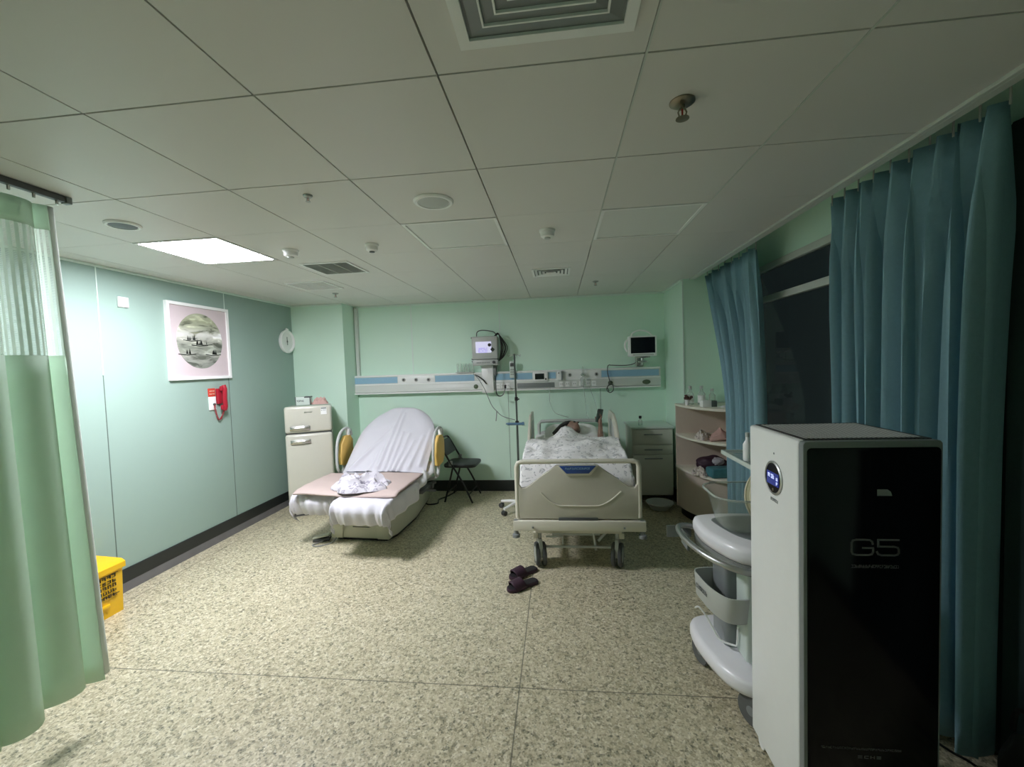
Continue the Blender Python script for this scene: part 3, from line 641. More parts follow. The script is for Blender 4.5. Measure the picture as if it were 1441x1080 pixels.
tube(b, [(.12, -.03, -.80), (.115, -.03, -.86), (.105, -.03, -.93)], .006, 6, 6); obj('probe_lead', b, 'grey', ml)
ma = thing('monitor_bracket', 'tall white bracket holding the glowing monitor above the rail', 'bracket', (-.925, YB-.115, 1.55))
b = BM(); box2(b, (-.085, -.025, -.19), (.07, .012, .17), .008); box2(b, (-.03, .0, .12), (.03, .10, .175), .005); obj('column', b, 'white', ma)
b = BM(); box2(b, (.072, -.02, .04), (.11, .015, .172), .004); obj('side_clip', b, 'grey', ma)
b = BM(); tube(b, [(-.175, -.03, .055), (-.12, -.045, .03), (-.06, -.045, -.02), (-.02, -.045, -.07)], .009, 8, 6); obj('cable_clamp', b, 'dgrey', ma)
rk = thing('clear_rack', 'clear plastic rack of upright tubes left of the glowing monitor', 'rack', (-1.235, YB-.075, 1.636))
b = BM(); box2(b, (-.13, -.05, 0), (.11, .05, .012), .003); obj('tray', b, 'lgrey', rk)
for k in range(6):
    b = BM(); lathe(b, [(.015, .012), (.016, .11), (.013, .125), (.0, .126)], (-.105+.04*k, -.015, 0), 12); obj('tube', b, 'clear', rk)
gm = thing('glucose_meter', 'small grey handheld device hanging on the rail beside the drip stand', 'device', (-.60, YB-.13, 1.65))
b = BM(); box2(b, (-.035, -.015, -.10), (.035, .015, .12), .008); obj('case', b, 'mintp', gm)
b = BM(); box2(b, (-.025, -.018, .05), (.025, -.013, .095)); obj('display', b, 'dgrey', gm, False)
b = BM()
for i in range(3):
    for j in range(3): box2(b, (-.022+.016*i, -.018, -.06+.03*j), (-.012+.016*i, -.013, -.045+.03*j))
obj('keypad', b, 'grey', gm, False)
b = BM(); box2(b, (-.01, .012, -.02), (.01, .035, .02)); obj('hook', b, 'grey', gm, False)
# ------------------------------------------------------------------ right monitor
mr = thing('patient_monitor', 'wall mounted monitor with black switched off screen in white frame', 'monitor', (1.055, YB-.24, 1.90))
b = BM(); prism(b, rrect(-.17, -.125, .17, .13, .015), 'y', -.03, .07, .008); obj('case', b, 'white', mr)
b = BM(); box2(b, (-.145, -.0325, -.085), (.150, -.029, .112)); obj('screen', b, 'screenoff', mr, False)
b = BM(); box2(b, (-.12, -.034, -.112), (.13, -.029, -.097)); obj('button_strip', b, 'lgrey', mr, False)
b = BM(); tube(b, [(-.13, .02, .12), (-.11, .02, .17), (-.03, .02, .20), (.06, .02, .185), (.11, .02, .15), (.13, .02, .12)], .009, 8, 6); obj('handle', b, 'white', mr)
b = BM(); tube(b, [(-.165, .02, .09), (-.20, .02, .06), (-.205, .02, -.01), (-.18, .02, -.06)], .012, 8, 6); obj('side_grip', b, 'white', mr)
b = BM(); cyl(b, (0, .02, -.12), (0, .02, -.19), .018); box2(b, (-.08, -.02, -.145), (.09, .06, -.125), .004)
cyl(b, (-.075, .0, -.14), (-.075, .0, -.245), .006, seg=8); box2(b, (-.05, .0, -.20), (.06, .235, -.18), .006); box2(b, (-.05, .215, -.25), (.05, .24, -.02), .004); obj('wall_arm', b, 'chrome', mr)
b = BM(); tube(b, [(-.03, .06, -.18), (-.12, .12, -.225), (-.25, .14, -.232), (-.36, .14, -.225), (-.41, .13, -.23), (-.42, .11, -.32), (-.40, .09, -.44), (-.44, .08, -.53), (-.40, .08, -.575), (-.355, .08, -.54), (-.37, .08, -.47), (-.43, .08, -.50), (-.41, .08, -.56)], .006, 6, 6); obj('lead', b, 'dgrey', mr)
ox = obj('oxygen_tubing', tube(tube(BM(), [(.32, YB-.16, 1.42), (.34, YB-.10, 1.25), (.36, YB-.07, 1.05), (.38, YB-.08, .98)], .004, 6, 8), [(.40, YB-.10, 1.40), (.47, YB-.06, 1.2), (.50, YB-.06, 1.05), (.50, YB-.08, .97)], .004, 6, 8), 'clear')
tag(ox, 'thin clear oxygen tubing dropping from the rail behind the bed', 'tubing')
nt = obj('suction_tubing', tube(BM(), [(-.11, YB-.11, 1.40), (-.12, YB-.02, 1.22), (-.06, YB-.02, 1.07), (.05, YB-.02, 1.02), (.12, YB-.03, 1.0)], .004, 6, 8), 'clear')
tag(nt, 'thin pale tube looping down the wall left of the bed head', 'tubing')
# ------------------------------------------------------------------ nightstand
ns = thing('bedside_cabinet', 'pale bedside cabinet with drawers between the bed and corner shelf', 'cabinet', (1.10, 5.45, 0))
b = BM(); box2(b, (-.24, -.22, .10), (.235, .27, .905), .004); obj('body', b, 'cab', ns)
b = BM(); box2(b, (-.255, -.245, .905), (.25, .28, .93), .006); obj('top_board', b, 'mintp', ns)
for z0, z1, nm in ((.72, .895, 'drawer'), (.60, .71, 'drawer'), (.12, .59, 'door')):
    b = BM(); box2(b, (-.232, -.236, z0), (.228, -.218, z1), .004); d_ = obj(nm, b, 'cab', ns)
    b = BM(); zz = z1-.055 if nm == 'drawer' else z1-.04
    box2(b, (-.10, -.246, zz-.008), (.11, -.234, zz+.006), .003); obj('handle', b, 'grey', d_)
for sx in (-.2, .2):
    for sy in (-.18, .23): b = BM(); cyl(b, (sx, sy, 0), (sx, sy, .10), .022, seg=12); obj('caster', b, 'dgrey', ns)
bt = thing('bottle', 'small clear bottle with black cap on the bedside cabinet', 'bottle', (.985, 5.36, .93))
b = BM(); lathe(b, [(.022, 0), (.024, .01), (.024, .06), (.012, .075), (.012, .085), (0, .085)], seg=18); obj('glass', b, 'clear', bt)
b = BM(); lathe(b, [(.017, .084), (.017, .115), (0, .117)], seg=18); obj('cap', b, 'black', bt)
bs = obj('wash_basin', lathe(BM(), [(.10, 0), (.15, .07), (.16, .075), (.15, .08), (.095, .012), (0, .012)], (0, 0, 0), 32), 'lgrey'); bs.location = (1.13, 5.05, 0)
tag(bs, 'low grey basin on the floor in front of the bedside cabinet', 'basin')
# ------------------------------------------------------------------ corner shelf
sh = thing('corner_shelf', 'taupe curved corner shelf unit beside the blue window curtain', 'shelf', (XR-.01, 4.91, 0))
EA, EB = .545, .80
def qel(a, b_, n=20): return [(0, 0)]+[(-a*math.cos(PI/2*k/n), -b_*math.sin(PI/2*k/n)) for k in range(n+1)]
b = BM(); prism(b, [(-EA, .09), (0, .09), (0, 1.235), (-EA, 1.235)], 'y', -.018, 0); obj('back_panel', b, 'shelf', sh, False)
b = BM(); prism(b, [(-.74, .09), (0, .09), (0, 1.235), (-.74, 1.235)], 'x', -.018, 0); obj('side_panel', b, 'shelf', sh, False)
for z in (1.235, .905, .55):
    b = BM(); prism(b, qel(EA+.006, EB), 'z', z-.024, z, .002); obj('shelf_board', b, 'shelfedge', sh, angle=30)
b = BM(); prism(b, qel(EA-.01, EB-.16), 'z', .10, .527); obj('curved_base', b, 'shelf', sh, angle=30)
b = BM(); prism(b, qel(EA-.05, EB-.24), 'z', 0, .10); obj('plinth', b, 'black', sh, angle=30)
def bottle(label, x, y, z, r, h, m='clear', capm='lgrey', lab=True, cat='bottle', grp=None):
    t = thing('bottle', label, cat, (x, y, z), 0, grp)
    b = BM(); lathe(b, [(r*.9, 0), (r, .008), (r, h*.58), (r*.45, h*.74), (r*.4, h*.86), (0, h*.86)], seg=18); obj('glass', b, m, t)
    b = BM(); lathe(b, [(r*.48, h*.85), (r*.48, h), (0, h)], seg=16); obj('cap', b, capm, t)
    if lab: b = BM(); lathe(b, [(r*1.02, h*.12), (r*1.02, h*.5)], seg=18); obj('paper_label', b, 'white', t)
zt = 1.235
bottle('tall clear bottle with pale label at left on the shelf top', 1.39, 4.72, zt, .035, .20)
bottle('tall clear bottle with pale label behind the white box', 1.50, 4.70, zt, .038, .20)
bottle('plain clear bottle right of the labelled bottles on shelf top', 1.60, 4.68, zt, .034, .17, lab=False)
fp = thing('flower_pot', 'tiny white pot of dark flowers on the shelf top corner', 'flower pot', (1.352, 4.70, zt))
b = BM(); lathe(b, [(.020, 0), (.024, .055), (.021, .058), (.018, .045), (0, .045)], seg=18); obj('pot', b, 'white', fp)
b = BM(); rnd = random.Random(8)
for k in range(9): ball(b, (rnd.uniform(-.02, .04), rnd.uniform(-.03, .03), rnd.uniform(.06, .10)), (.016, .016, .014), sub=2, nz=.4, seed=k)
obj('flowers', b, 'wood', fp)
wb = thing('white_box', 'small white box with dark side on the corner shelf top', 'box', (1.475, 4.50, zt), .1)
b = BM(); box2(b, (-.045, -.035, 0), (.045, .035, .065), .003); obj('carton', b, 'white', wb)
b = BM(); box2(b, (.046, -.035, 0), (.10, .035, .062), .003); obj('dark_side', b, 'gap', wb)
crumple('tissue_pack', 'flat white pack beside the curtain on the shelf top', 'pack', (1.64, 4.45, zt), (.06, .05, .02), 'white', 5, nz=.2)
crumple('cloth_bundle', 'crumpled patterned cloth on the middle shelf at left', 'cloth', (1.46, 4.52, .905), (.085, .10, .055), 'rag', 6)
pk = BM(); grid(pk, lambda u, v: Vector(((u-.5)*.26*(1-.25*v), (v-.5)*.22, .012+.10*max(0, 1-abs(u-.5)*2.1)*max(.12, 1-abs(v-.55)*1.7)+.008*noise.noise(Vector((u*9, v*9, 1))))), 24, 24)
o = obj('folded_cloth', pk, 'pink', None, solid=.02); o.location = (1.60, 4.46, .905); tag(o, 'pink folded cloth heaped on the middle shelf', 'cloth')
crumple('cloth_bundle', 'small patterned cloth against the curtain on the middle shelf', 'cloth', (1.71, 4.30, .905), (.05, .07, .05), 'rag', 9)
crumple('tissue_heap', 'white crumpled tissue at left on the lowest shelf', 'tissue', (1.415, 4.50, .55), (.06, .10, .045), 'rag', 11)
hb = thing('handbag', 'dark bag with white patch behind the teal pack on lowest shelf', 'bag', (1.57, 4.62, .55))
b = BM(); ball(b, (0, 0, .075), (.16, .10, .085), sub=4, nz=.15, nsc=2, seed=2); obj('pouch', b, 'slip', hb)
b = BM(); ball(b, (.03, -.085, .115), (.06, .035, .04), sub=3, nz=.3, nsc=3, seed=5); obj('white_patch', b, 'crumple', hb)
o = obj('wrapped_pack', box2(BM(), (-.12, -.075, 0), (.13, .075, .095), .022, seg=4), 'teal'); o.location = (1.57, 4.38, .55); o.rotation_euler = (0, 0, .12); tag(o, 'teal blue wrapped pack lying on the lowest corner shelf', 'pack')
# ------------------------------------------------------------------ hospital bed (X centre .13)
bx_ = .13
hb = thing('hospital_bed', 'beige hospital bed with blue plate on footboard, occupied by a person', 'bed', (bx_, 4.55, 0))
yf, yh = -1.03, 1.07       # footboard / headboard planes (local)
def casters(parent, pts, r=.098):
    for (x, y, a) in pts:
        b = BM(); R_ = Matrix.Translation((x, y, 0)) @ Matrix.Rotation(a, 4, 'Z')
        t = BM()
        for s in (-1, 1): lathe(t, [(r*.6, -.014), (r*.93, -.016), (r, -.008), (r, .008), (r*.93, .016), (r*.6, .014)], (s*.028, 0, r), 28, Matrix.Rotation(PI/2, 4, 'Y'))
        xf(t.verts, R_); merge(b, t); o = obj('caster', b, 'dgrey', parent)
        t = BM()
        for s in (-1, 1): lathe(t, [(r*.62, -.017), (r*.62, .017)], (s*.028, 0, r), 24, Matrix.Rotation(PI/2, 4, 'Y'))
        prism(t, [(-.055, r*.9), (-.02, r*.75), (.05, r*1.2), (.05, 2*r+.03), (-.03, 2*r+.035), (-.065, 2*r-.02)], 'x', -.014, .014, .003)
        cyl(t, (0, .01, 2*r), (0, .01, 2*r+.10), .017, seg=14); xf(t.verts, R_); b = BM(); merge(b, t); obj('hood', b, 'lgrey', o)
casters(hb, [(-.325, yf+.09, .2), (.325, yf+.09, -.25), (-.36, 1.0, .1), (.36, 1.0, 0)])
b = BM()
for s in (-1, 1): box2(b, (s*.36-.02, yf+.06, .24), (s*.36+.02, 1.05, .29), .004)
for y in (yf+.09, 1.0): box2(b, (-.36, y-.03, .285), (.36, y+.0, .325), .004)
obj('base_frame', b, 'beige', hb)
b = BM(); box2(b, (-.22, yf+.14, .235), (.19, yf+.155, .252), .003); cyl(b, (-.30, yf+.10, .155), (.30, yf+.10, .155), .011)
cyl(b, (-.27, yf+.02, .275), (-.13, yf+.02, .275), .008); cyl(b, (-.13, yf+.02, .28), (-.13, yf+.02, .21), .007); cyl(b, (.13, yf+.12, .27), (.15, yf+.12, .12), .01); cyl(b, (.25, yf+.12, .29), (.17, yf+.12, .2), .012)
obj('brake_bar', b, 'lgrey', hb)
b = BM(); box2(b, (-.10, -.5, .29), (.10, .5, .36)); box2(b, (-.3, -.7, .32), (-.26, .8, .40)); box2(b, (.26, -.7, .32), (.3, .8, .40))
for s in (-1, 1):
    for y0 in (-.5, .45): cyl(b, (s*.2, y0, .29), (s*.2, y0+.2, .45), .02)
obj('lift_frame', b, 'grey', hb)
b = BM(); box2(b, (-.45, yf+.02, .44), (.45, 1.05, .50), .006); obj('mattress_deck', b, 'beige', hb)
b = BM(); box2(b, (-.535, yf-.05, .345), (.54, yf+.02, .43), .008); obj('bumper_bar', b, 'beige', hb)
for s in (-1, 1):
    b = BM(); cyl(b, (s*.515, yf-.02, .43), (s*.515, yf-.02, .31), .019); lathe(b, [(.02, .0), (.032, .004), (.032, .028), (.02, .035)], (s*.515, yf-.02, .282)); obj('bumper_roller', b, 'grey', hb)
b = BM(); box2(b, (-.38, yf-.055, .37), (-.365, yf-.047, .385)); box2(b, (.36, yf-.055, .37), (.375, yf-.047, .385)); obj('bolt', b, 'grey', hb, False)
# footboard
fb_y0, fb_y1 = yf-.03, yf+.02
prof = [(-.48, .44), (.48, .44), (.49, .50), (.49, .74), (.46, .695), (.42, .70), (.37, .735), (.30, .79), (.22, .845), (.17, .885), (-.17, .885), (-.22, .845), (-.30, .79), (-.37, .735), (-.42, .70), (-.46, .695), (-.49, .74), (-.49, .50)]
b = BM(); prism(b, prof, 'y', fb_y0+.008, fb_y1, .006); ft = obj('footboard', b, 'beige2', hb)
b = BM(); P = [(-.497, yf-.005, .45), (-.497, yf-.005, .87), (-.485, yf-.005, .905), (-.45, yf-.005, .915), (0, yf-.005, .917), (.45, yf-.005, .915), (.485, yf-.005, .905), (.497, yf-.005, .87), (.497, yf-.005, .45)]
tube(b, P, .020, 12); obj('footboard_rail', b, 'beige', ft)
b = BM(); tube(b, [(-.30, fb_y0+.006, .66), (-.24, fb_y0+.006, .60), (-.17, fb_y0+.006, .557), (-.10, fb_y0+.006, .55), (.12, fb_y0+.006, .55), (.19, fb_y0+.006, .557), (.27, fb_y0+.006, .60), (.35, fb_y0+.006, .67)], .006, 8, 5); obj('moulded_ridge', b, 'beige', ft)
b = BM(); prism(b, [(-.165, .885), (-.10, .812), (-.085, .805), (.10, .805), (.115, .812), (.175, .885)], 'y', fb_y0-.004, fb_y0+.012, .003); obj('plate_surround', b, 'beige', ft)
b = BM(); prism(b, [(-.145, .885), (-.085, .822), (.095, .822), (.155, .885)], 'y', fb_y0-.010, fb_y0+.002, .002); obj('blue_plate', b, 'blue', ft)
b = BM(); glyphs(b, -.095, .105, .856, .015, 'y', fb_y0-.012, fb_y0-.0095, 15, 4); obj('plate_lettering', b, 'stripe', ft, False)
b = BM(); box2(b, (-.16, fb_y0-.002, .43), (.16, fb_y0+.01, .452), .002); obj('lower_notch', b, 'dgrey', ft)
# headboard
b = BM(); tube(b, [(-.40, yh, .5), (-.40, yh, .93), (-.37, yh, .965), (0, yh, .97), (.37, yh, .965), (.40, yh, .93), (.40, yh, .5)], .022, 12); prism(b, rrect(-.39, .52, .39, .84, .05), 'y', yh-.012, yh+.012, .004); obj('headboard', b, 'lgrey', hb)
# side rails
for s, nm in ((-1, 'l'), (1, 'r')):
    xr = -.465 if s < 0 else .485
    pr = [(-.10, .62), (-.06, .80), (.08, .96), (.28, 1.09), (.42, 1.13), (.78, 1.13), (.86, 1.06), (.86, .62)]
    b = BM(); prism(b, pr, 'x', xr-.014, xr+.014, .006); sr = obj('side_rail', b, 'beige', hb)
    b = BM(); prism(b, [(.20, .86), (.34, .99), (.46, 1.04), (.72, 1.04), (.74, .90), (.70, .86)], 'x', xr-.018, xr+.018, .003); obj('recessed_grip', b, 'lgrey', sr)
    b = BM()
    for y in (.1, .6): box2(b, (xr-.02, y, .47), (xr+.02, y+.05, .66), .004)
    obj('rail_arm', b, 'grey', sr)
b = BM(); grid(b, lambda u, v: Vector((.47+.04*math.sin(v*5+u*4)*(v)+.01*u, yf+.06+u*.20, .76-v*(.30+.05*math.sin(u*7)))), 10, 14); obj('hanging_sheet', b, 'plasticsheet', hb, solid=.003)
def bed_top(x, y, base):  # mattress profile in bed-local y : raised back
    return base+max(0, y-.35)*.20
b = BM()
def mat_fn(u, v, dz): 
    return None
segs = 24; t = BM()
for k in range(segs):
    ya, yc = yf+.05+(2.02)*k/segs, yf+.05+(2.02)*(k+1)/segs
    za, zc = bed_top(0, ya, 0), bed_top(0, yc, 0)
    vs = [t.verts.new(p_) for p_ in ((-.44, ya, .50+za), (.44, ya, .50+za), (.44, ya, .66+za), (-.44, ya, .66+za), (-.44, yc, .50+zc), (.44, yc, .50+zc), (.44, yc, .66+zc), (-.44, yc, .66+zc))]
    for f in ((0, 1, 5, 4), (1, 2, 6, 5), (2, 3, 7, 6), (3, 0, 4, 7)): t.faces.new([vs[i] for i in f])
    if k == 0: t.faces.new(vs[:4])
    if k == segs-1: t.faces.new(vs[4:])
bmesh.ops.remove_doubles(t, verts=t.verts, dist=1e-4); obj('mattress', t, 'linen', hb)
# pillow, duvet
pw = BM(); ball(pw, (0, 0, 0), (1, 1, 1), sub=4)
for v in pw.verts:
    x, y, z = v.co; f = lambda q: math.copysign(abs(q)**.55, q)
    v.co = Vector((f(x)*.33, f(y)*.20, z*.075*(1+.1*noise.noise(v.co*3))))
pl = obj('pillow', pw, 'linen'); pl.location = (bx_+.015, 5.36, .95-.115); pl.rotation_euler = (math.radians(24), 0, 0)
tag(pl, 'white pillow under the head of the person in the hospital bed', 'pillow')
def duv(u, v):
    # u across, v along (foot to chin); wraps down both sides and the foot
    s = (u-.5)*2; y = 3.60+v*1.50
    ax = abs(s); xx = bx_-.005+.468*math.sin(min(1, ax/.80)*PI/2)**.75*(1 if s > 0 else -1)
    drop = max(0, (ax-.72)/.28); hump = math.exp(-((y-4.38)/.42)**2)
    z = .815+.085*hump-.22*drop**1.3
    foot = max(0, 1-v/.07); z -= .18*foot**1.5; y -= .02*foot
    xc = xx-bx_
    z += .025*math.exp(-((xc+.02)/.25)**2)*(1-drop)*(1-foot)
    z += .125*math.exp(-((xc+.055)/.125)**2-((v-.94)/.12)**2)
    z -= .05*max(0, (v-.93)/.07)**2*min(1, abs(xc+.04)*6)
    q = Vector((xx*5, y*4, .3)); z += (.030*noise.noise(q)+.016*(1-2*abs(noise.noise(q*1.9))))*(1-foot)
    xx += .03*noise.noise(Vector((y*6, u*3, 2)))*drop
    return Vector((xx, y, z))
dv = BM(); grid(dv, duv, 60, 70); o = obj('duvet', dv, 'floral', None, solid=.025); tag(o, 'white duvet with grey leaf print covering the person in bed', 'duvet')
# ------------------------------------------------------------------ person lying in bed
def caps(bm, p, q, r0, r1, n=5):
    p, q = Vector(p), Vector(q)
    for k in range(n+1):
        f = k/n; ball(bm, p.lerp(q, f), [r0+(r1-r0)*f]*3, sub=2)
per = thing('person', 'person lying in bed under the duvet holding up a phone', 'person', (0, 0, 0))
b = BM()
hd = Vector((.165, 5.235, .925))
caps(b, (.10, 4.30, .735), (.10, 4.60, .735), .095, .085, 6); caps(b, (.10, 4.60, .735), (.12, 4.97, .775), .085, .085, 6)
caps(b, (.03, 4.30, .73), (.0, 3.98, .735), .062, .05, 8); caps(b, (.0, 3.98, .735), (.02, 3.70, .715), .048, .032, 8); caps(b, (.02, 3.70, .715), (.02, 3.67, .75), .03, .022, 3)
caps(b, (.17, 4.30, .73), (.20, 3.98, .735), .062, .05, 8); caps(b, (.20, 3.98, .735), (.19, 3.70, .715), .048, .032, 8); caps(b, (.19, 3.70, .715), (.19, 3.67, .75), .03, .022, 3)
caps(b, (.02, 5.0, .79), (.24, 5.0, .79), .06, .06, 6)
caps(b, (.13, 5.06, .82), hd-Vector((.01, .08, .03)), .048, .05, 4)
ball(b, hd, (.078, .088, .10), rot=Matrix.Rotation(-.6, 4, 'Y') @ Matrix.Rotation(.5, 4, 'X'))
fd = Vector((.45, -.55, .70)).normalized()     # where the face looks
ball(b, hd+fd*.045+Vector((0, -.03, -.02)), (.055, .055, .055)); 
up = Vector((-.25, .75, .6)); up = (up-fd*up.dot(fd)).normalized(); sd = fd.cross(up)
ball(b, hd+fd*.098-up*.012, (.014, .014, .014), sub=2); caps(b, hd+fd*.086+up*.02, hd+fd*.100-up*.012, .009, .012, 3)
for s in (-1, 1):
    ball(b, hd+sd*s*.078-fd*.01-up*.01, (.018, .022, .028), sub=2)
    ball(b, hd+sd*s*.032+fd*.078+up*.035, (.016, .012, .010), sub=2)
caps(b, hd+fd*.086-up*.042-sd*.018, hd+fd*.086-up*.042+sd*.018, .010, .010, 4)
caps(b, (.25, 5.0, .80), (.47, 5.04, .80), .047, .038, 7)
wr = Vector((.468, 5.0, .995)); caps(b, (.47, 5.04, .80), wr, .040, .026, 8)
pm = Vector((.466, 4.995, 1.035)); ball(b, pm, (.022, .040, .044), sub=3)
for k, ln in enumerate((.060, .070, .066, .052)):
    y = 5.027-.0205*k; base = Vector((.470, y, 1.068)); kn = base+Vector((.012, 0, ln*.45)); tip = kn+Vector((-.020, -.004, ln*.42))
    caps(b, base, kn, .0098, .0090, 4); caps(b, kn, tip, .0090, .0075, 4)
tb = Vector((.452, 5.025, 1.02)); caps(b, tb, tb+Vector((-.030, .008, .035)), .0125, .010, 4); caps(b, tb+Vector((-.030, .008, .035)), tb+Vector((-.036, -.004, .066)), .010, .0085, 4)
bd = obj('body', b, 'skin', per)
rm = bd.modifiers.new('Remesh', 'REMESH'); rm.mode = 'VOXEL'; rm.voxel_size = .0062; rm.use_smooth_shade = True
sm_ = bd.modifiers.new('Smooth', 'SMOOTH'); sm_.factor = .5; sm_.iterations = 3
b = BM()
ball(b, hd-fd*.028+up*.018, (.094, .098, .098), sub=4, nz=.06, nsc=5)
tube(b, [hd-fd*.02+up*.07, hd+Vector((-.07, .03, .055)), hd+Vector((-.13, .01, .03)), hd+Vector((-.19, -.03, -.02)), hd+Vector((-.23, -.06, -.06))], [.05, .05, .045, .036, .036][:5] if False else .034, 10, 5)
tube(b, [hd+up*.09, hd+Vector((-.06, -.02, .07)), hd+Vector((-.12, -.03, .045)), hd+Vector((-.18, -.06, .0))], .026, 10, 5)
obj('hair', b, 'hair', per)
for s in (-1, 1):
    b = BM(); ball(b, hd+sd*s*.032+fd*.090+up*.024, (.010, .006, .006), sub=2); obj('eye', b, 'ink', per)
pho = thing('smartphone', 'dark smartphone held up above the bed by the person', 'phone', (.458, 4.985, 1.105), 0)
pho.rotation_euler = (math.radians(8), math.radians(10), math.radians(28))
b = BM(); prism(b, rrect(-.037, -.078, .037, .078, .009), 'y', -.0045, .0045, .0015); obj('case', b, 'phone', pho)
b = BM(); prism(b, rrect(-.034, -.075, .034, .075, .007), 'y', .0042, .0052); obj('screen', b, 'ledblue', pho, False)
b = BM(); prism(b, rrect(-.030, .042, -.006, .068, .006), 'y', -.0062, -.004); obj('camera_bump', b, 'dgrey', pho)
# ------------------------------------------------------------------ IV stand
iv = thing('drip_stand', 'tall steel drip stand on white caster base left of the bed', 'drip stand', (-.495, 4.98, 0))
b = BM(); cyl(b, (0, 0, .09), (0, 0, 1.05), .0125); cyl(b, (0, 0, 1.05), (-.008, 0, 1.85), .0105); obj('pole', b, 'steeld', iv)
b = BM(); lathe(b, [(.014, 0), (.022, .005), (.022, .04), (.014, .045)], (0, 0, 1.02)); lathe(b, [(.012, 0), (.02, .004), (.02, .04), (.012, .045)], (0, 0, 1.30)); cyl(b, (0, -.01, 1.32), (.035, -.02, 1.32), .008); lathe(b, [(.03, .06), (.034, .1), (.02, .13)], (0, 0, 0)); obj('collar', b, 'black', iv)
b = BM()
for k in range(4):
    a = k*PI/2+.5; c_, s_ = math.cos(a), math.sin(a); tube(b, [(-.008, 0, 1.84), (-.008+.05*c_, .05*s_, 1.835), (-.008+.075*c_, .075*s_, 1.82), (-.008+.08*c_, .08*s_, 1.84)], .003, 6)
obj('hook', b, 'chrome', iv)
b = BM(); box2(b, (-.115, -.03, 1.015), (.07, .0, 1.045), .008); box2(b, (-.13, -.045, 1.028), (-.04, .02, 1.04), .004); cyl(b, (.06, -.02, 1.03), (.085, -.02, 1.035), .02); obj('blue_clamp', b, 'steelblue', iv)
for k in range(5):
    a = 2*PI*k/5+2.75; c_, s_ = math.cos(a), math.sin(a)
    b = BM(); tube(b, [(.02*c_, .02*s_, .10), (.12*c_, .12*s_, .095), (.25*c_, .25*s_, .075)], [.022, .02, .017], 10); lg = obj('leg', b, 'white', iv)
    b = BM()
    for s in (-1, 1): lathe(b, [(.012, -.01), (.028, -.01), (.028, .01), (.012, .01)], (.25*c_+s*.014*-s_, .25*s_+s*.014*c_, .028), 18, Matrix.Rotation(a, 4, 'Z') @ Matrix.Rotation(PI/2, 4, 'X'))
    obj('caster', b, 'dgrey', lg)
# ------------------------------------------------------------------ delivery bed
db = thing('delivery_bed', 'white sheeted reclining delivery bed with yellow armrests', 'delivery bed', (-1.985, 4.58, 0), math.radians(-4))
def loft(b, secs):   # secs: list of closed outlines (same count) -> capped skin
    R = [[b.verts.new(p_) for p_ in s_] for s_ in secs]; n = len(R[0])
    for A, B in zip(R, R[1:]):
        for i in range(n): b.faces.new((A[i], A[(i+1) % n], B[(i+1) % n], B[i]))
    b.faces.new(R[0][::-1]); b.faces.new(R[-1]); return b
base_out = lambda k, z: [(x*k, y*k+.08*(1-k), z) for x, y in [(-.32, -.40), (-.28, -.53), (.28, -.53), (.33, -.40), (.33, .10), (.22, .78), (.12, .86), (-.12, .86), (-.22, .78), (-.32, .10)]]
b = BM(); loft(b, [base_out(1., .03), base_out(1.01, .05), base_out(.97, .20), base_out(.90, .30), base_out(.80, .33)]); obj('base_cover', b, 'cream', db, angle=50)
b = BM(); loft(b, [base_out(.96, 0), base_out(.96, .035)]); obj('base_foot', b, 'black', db, angle=30)
for s in (-1, 1): b = BM(); prism(b, [(s*.31, .03), (s*.19, .03), (s*.17, .26), (s*.31, .26)], 'y', -.555, -.46, .012); obj('front_post', b, 'cream', db)
b = BM(); box2(b, (-.085, -.537, .135), (.10, -.52, .18), .004); o = obj('vent_panel', b, 'cream', db)
b = BM(); box2(b, (-.08, -.540, .142), (.095, -.534, .150)); box2(b, (-.08, -.540, .164), (.095, -.534, .172)); obj('vent_slot', b, 'dgrey', o, False)
b = BM(); box2(b, (-.20, -.3, .32), (.20, .35, .45)); box2(b, (-.40, -.40, .40), (.40, .12, .46), .01); obj('lift_column', b, 'grey', db)
# seat mattress
b = BM(); box2(b, (-.49, -.42, .45), (.49, .02, .565), .035, seg=4); obj('seat_mattress', b, 'sheet', db)
def foot(name, x0, x1, y0, y1, seed):
    def top(u, v):
        # v:0 front edge hem ->  over the top -> back ; sides handled by u
        su = (u-.5)*2; xm, w = (x0+x1)/2, (x1-x0)/2; a = abs(su)
        rip = math.sin(su*8+seed)*.6+math.sin(su*15+seed*2)*.4+.5*noise.noise(Vector((su*4, seed, v*3)))
        if v < .5:
            t_ = v/.5; an = -.75+t_*(PI/2+.75); y = y0+.085-.085*math.cos(an); z = .455+.09*math.sin(an)
            if t_ < .35: k = 1-t_/.35; z -= .055*k; y += .02*k
            f = 1-t_
        else: f = 0; y = y0+.085+(v-.5)*2*(y1-y0-.085); z = .545
        c_ = max(0, (a-.62)/.38); x = xm+w*math.sin(min(1, a/.85)*PI/2)**.9*(1 if su > 0 else -1)*(1-.05*f)
        z -= .17*c_**1.6*(1-.35*f); y += .16*max(0, a-.5)**2*4*.35*(1 if v < .5 else max(0, 1-(v-.5)*4))
        y -= (.034*rip+.012*math.sin(su*31+seed*3+v*2)+.010*noise.noise(Vector((su*14, v*2, seed))))*f; z += .010*rip*(f if f else .3); x += .012*math.sin(v*26+seed)*c_
        return Vector((x, y, z))
    b = BM(); grid(b, top, 60, 50); return obj(name, b, 'sheet', db, solid=.004)
foot('foot_section', -.585, -.10, -.80, -.30, 1.0); foot('foot_section', -.03, .545, -1.02, -.30, 2.6)
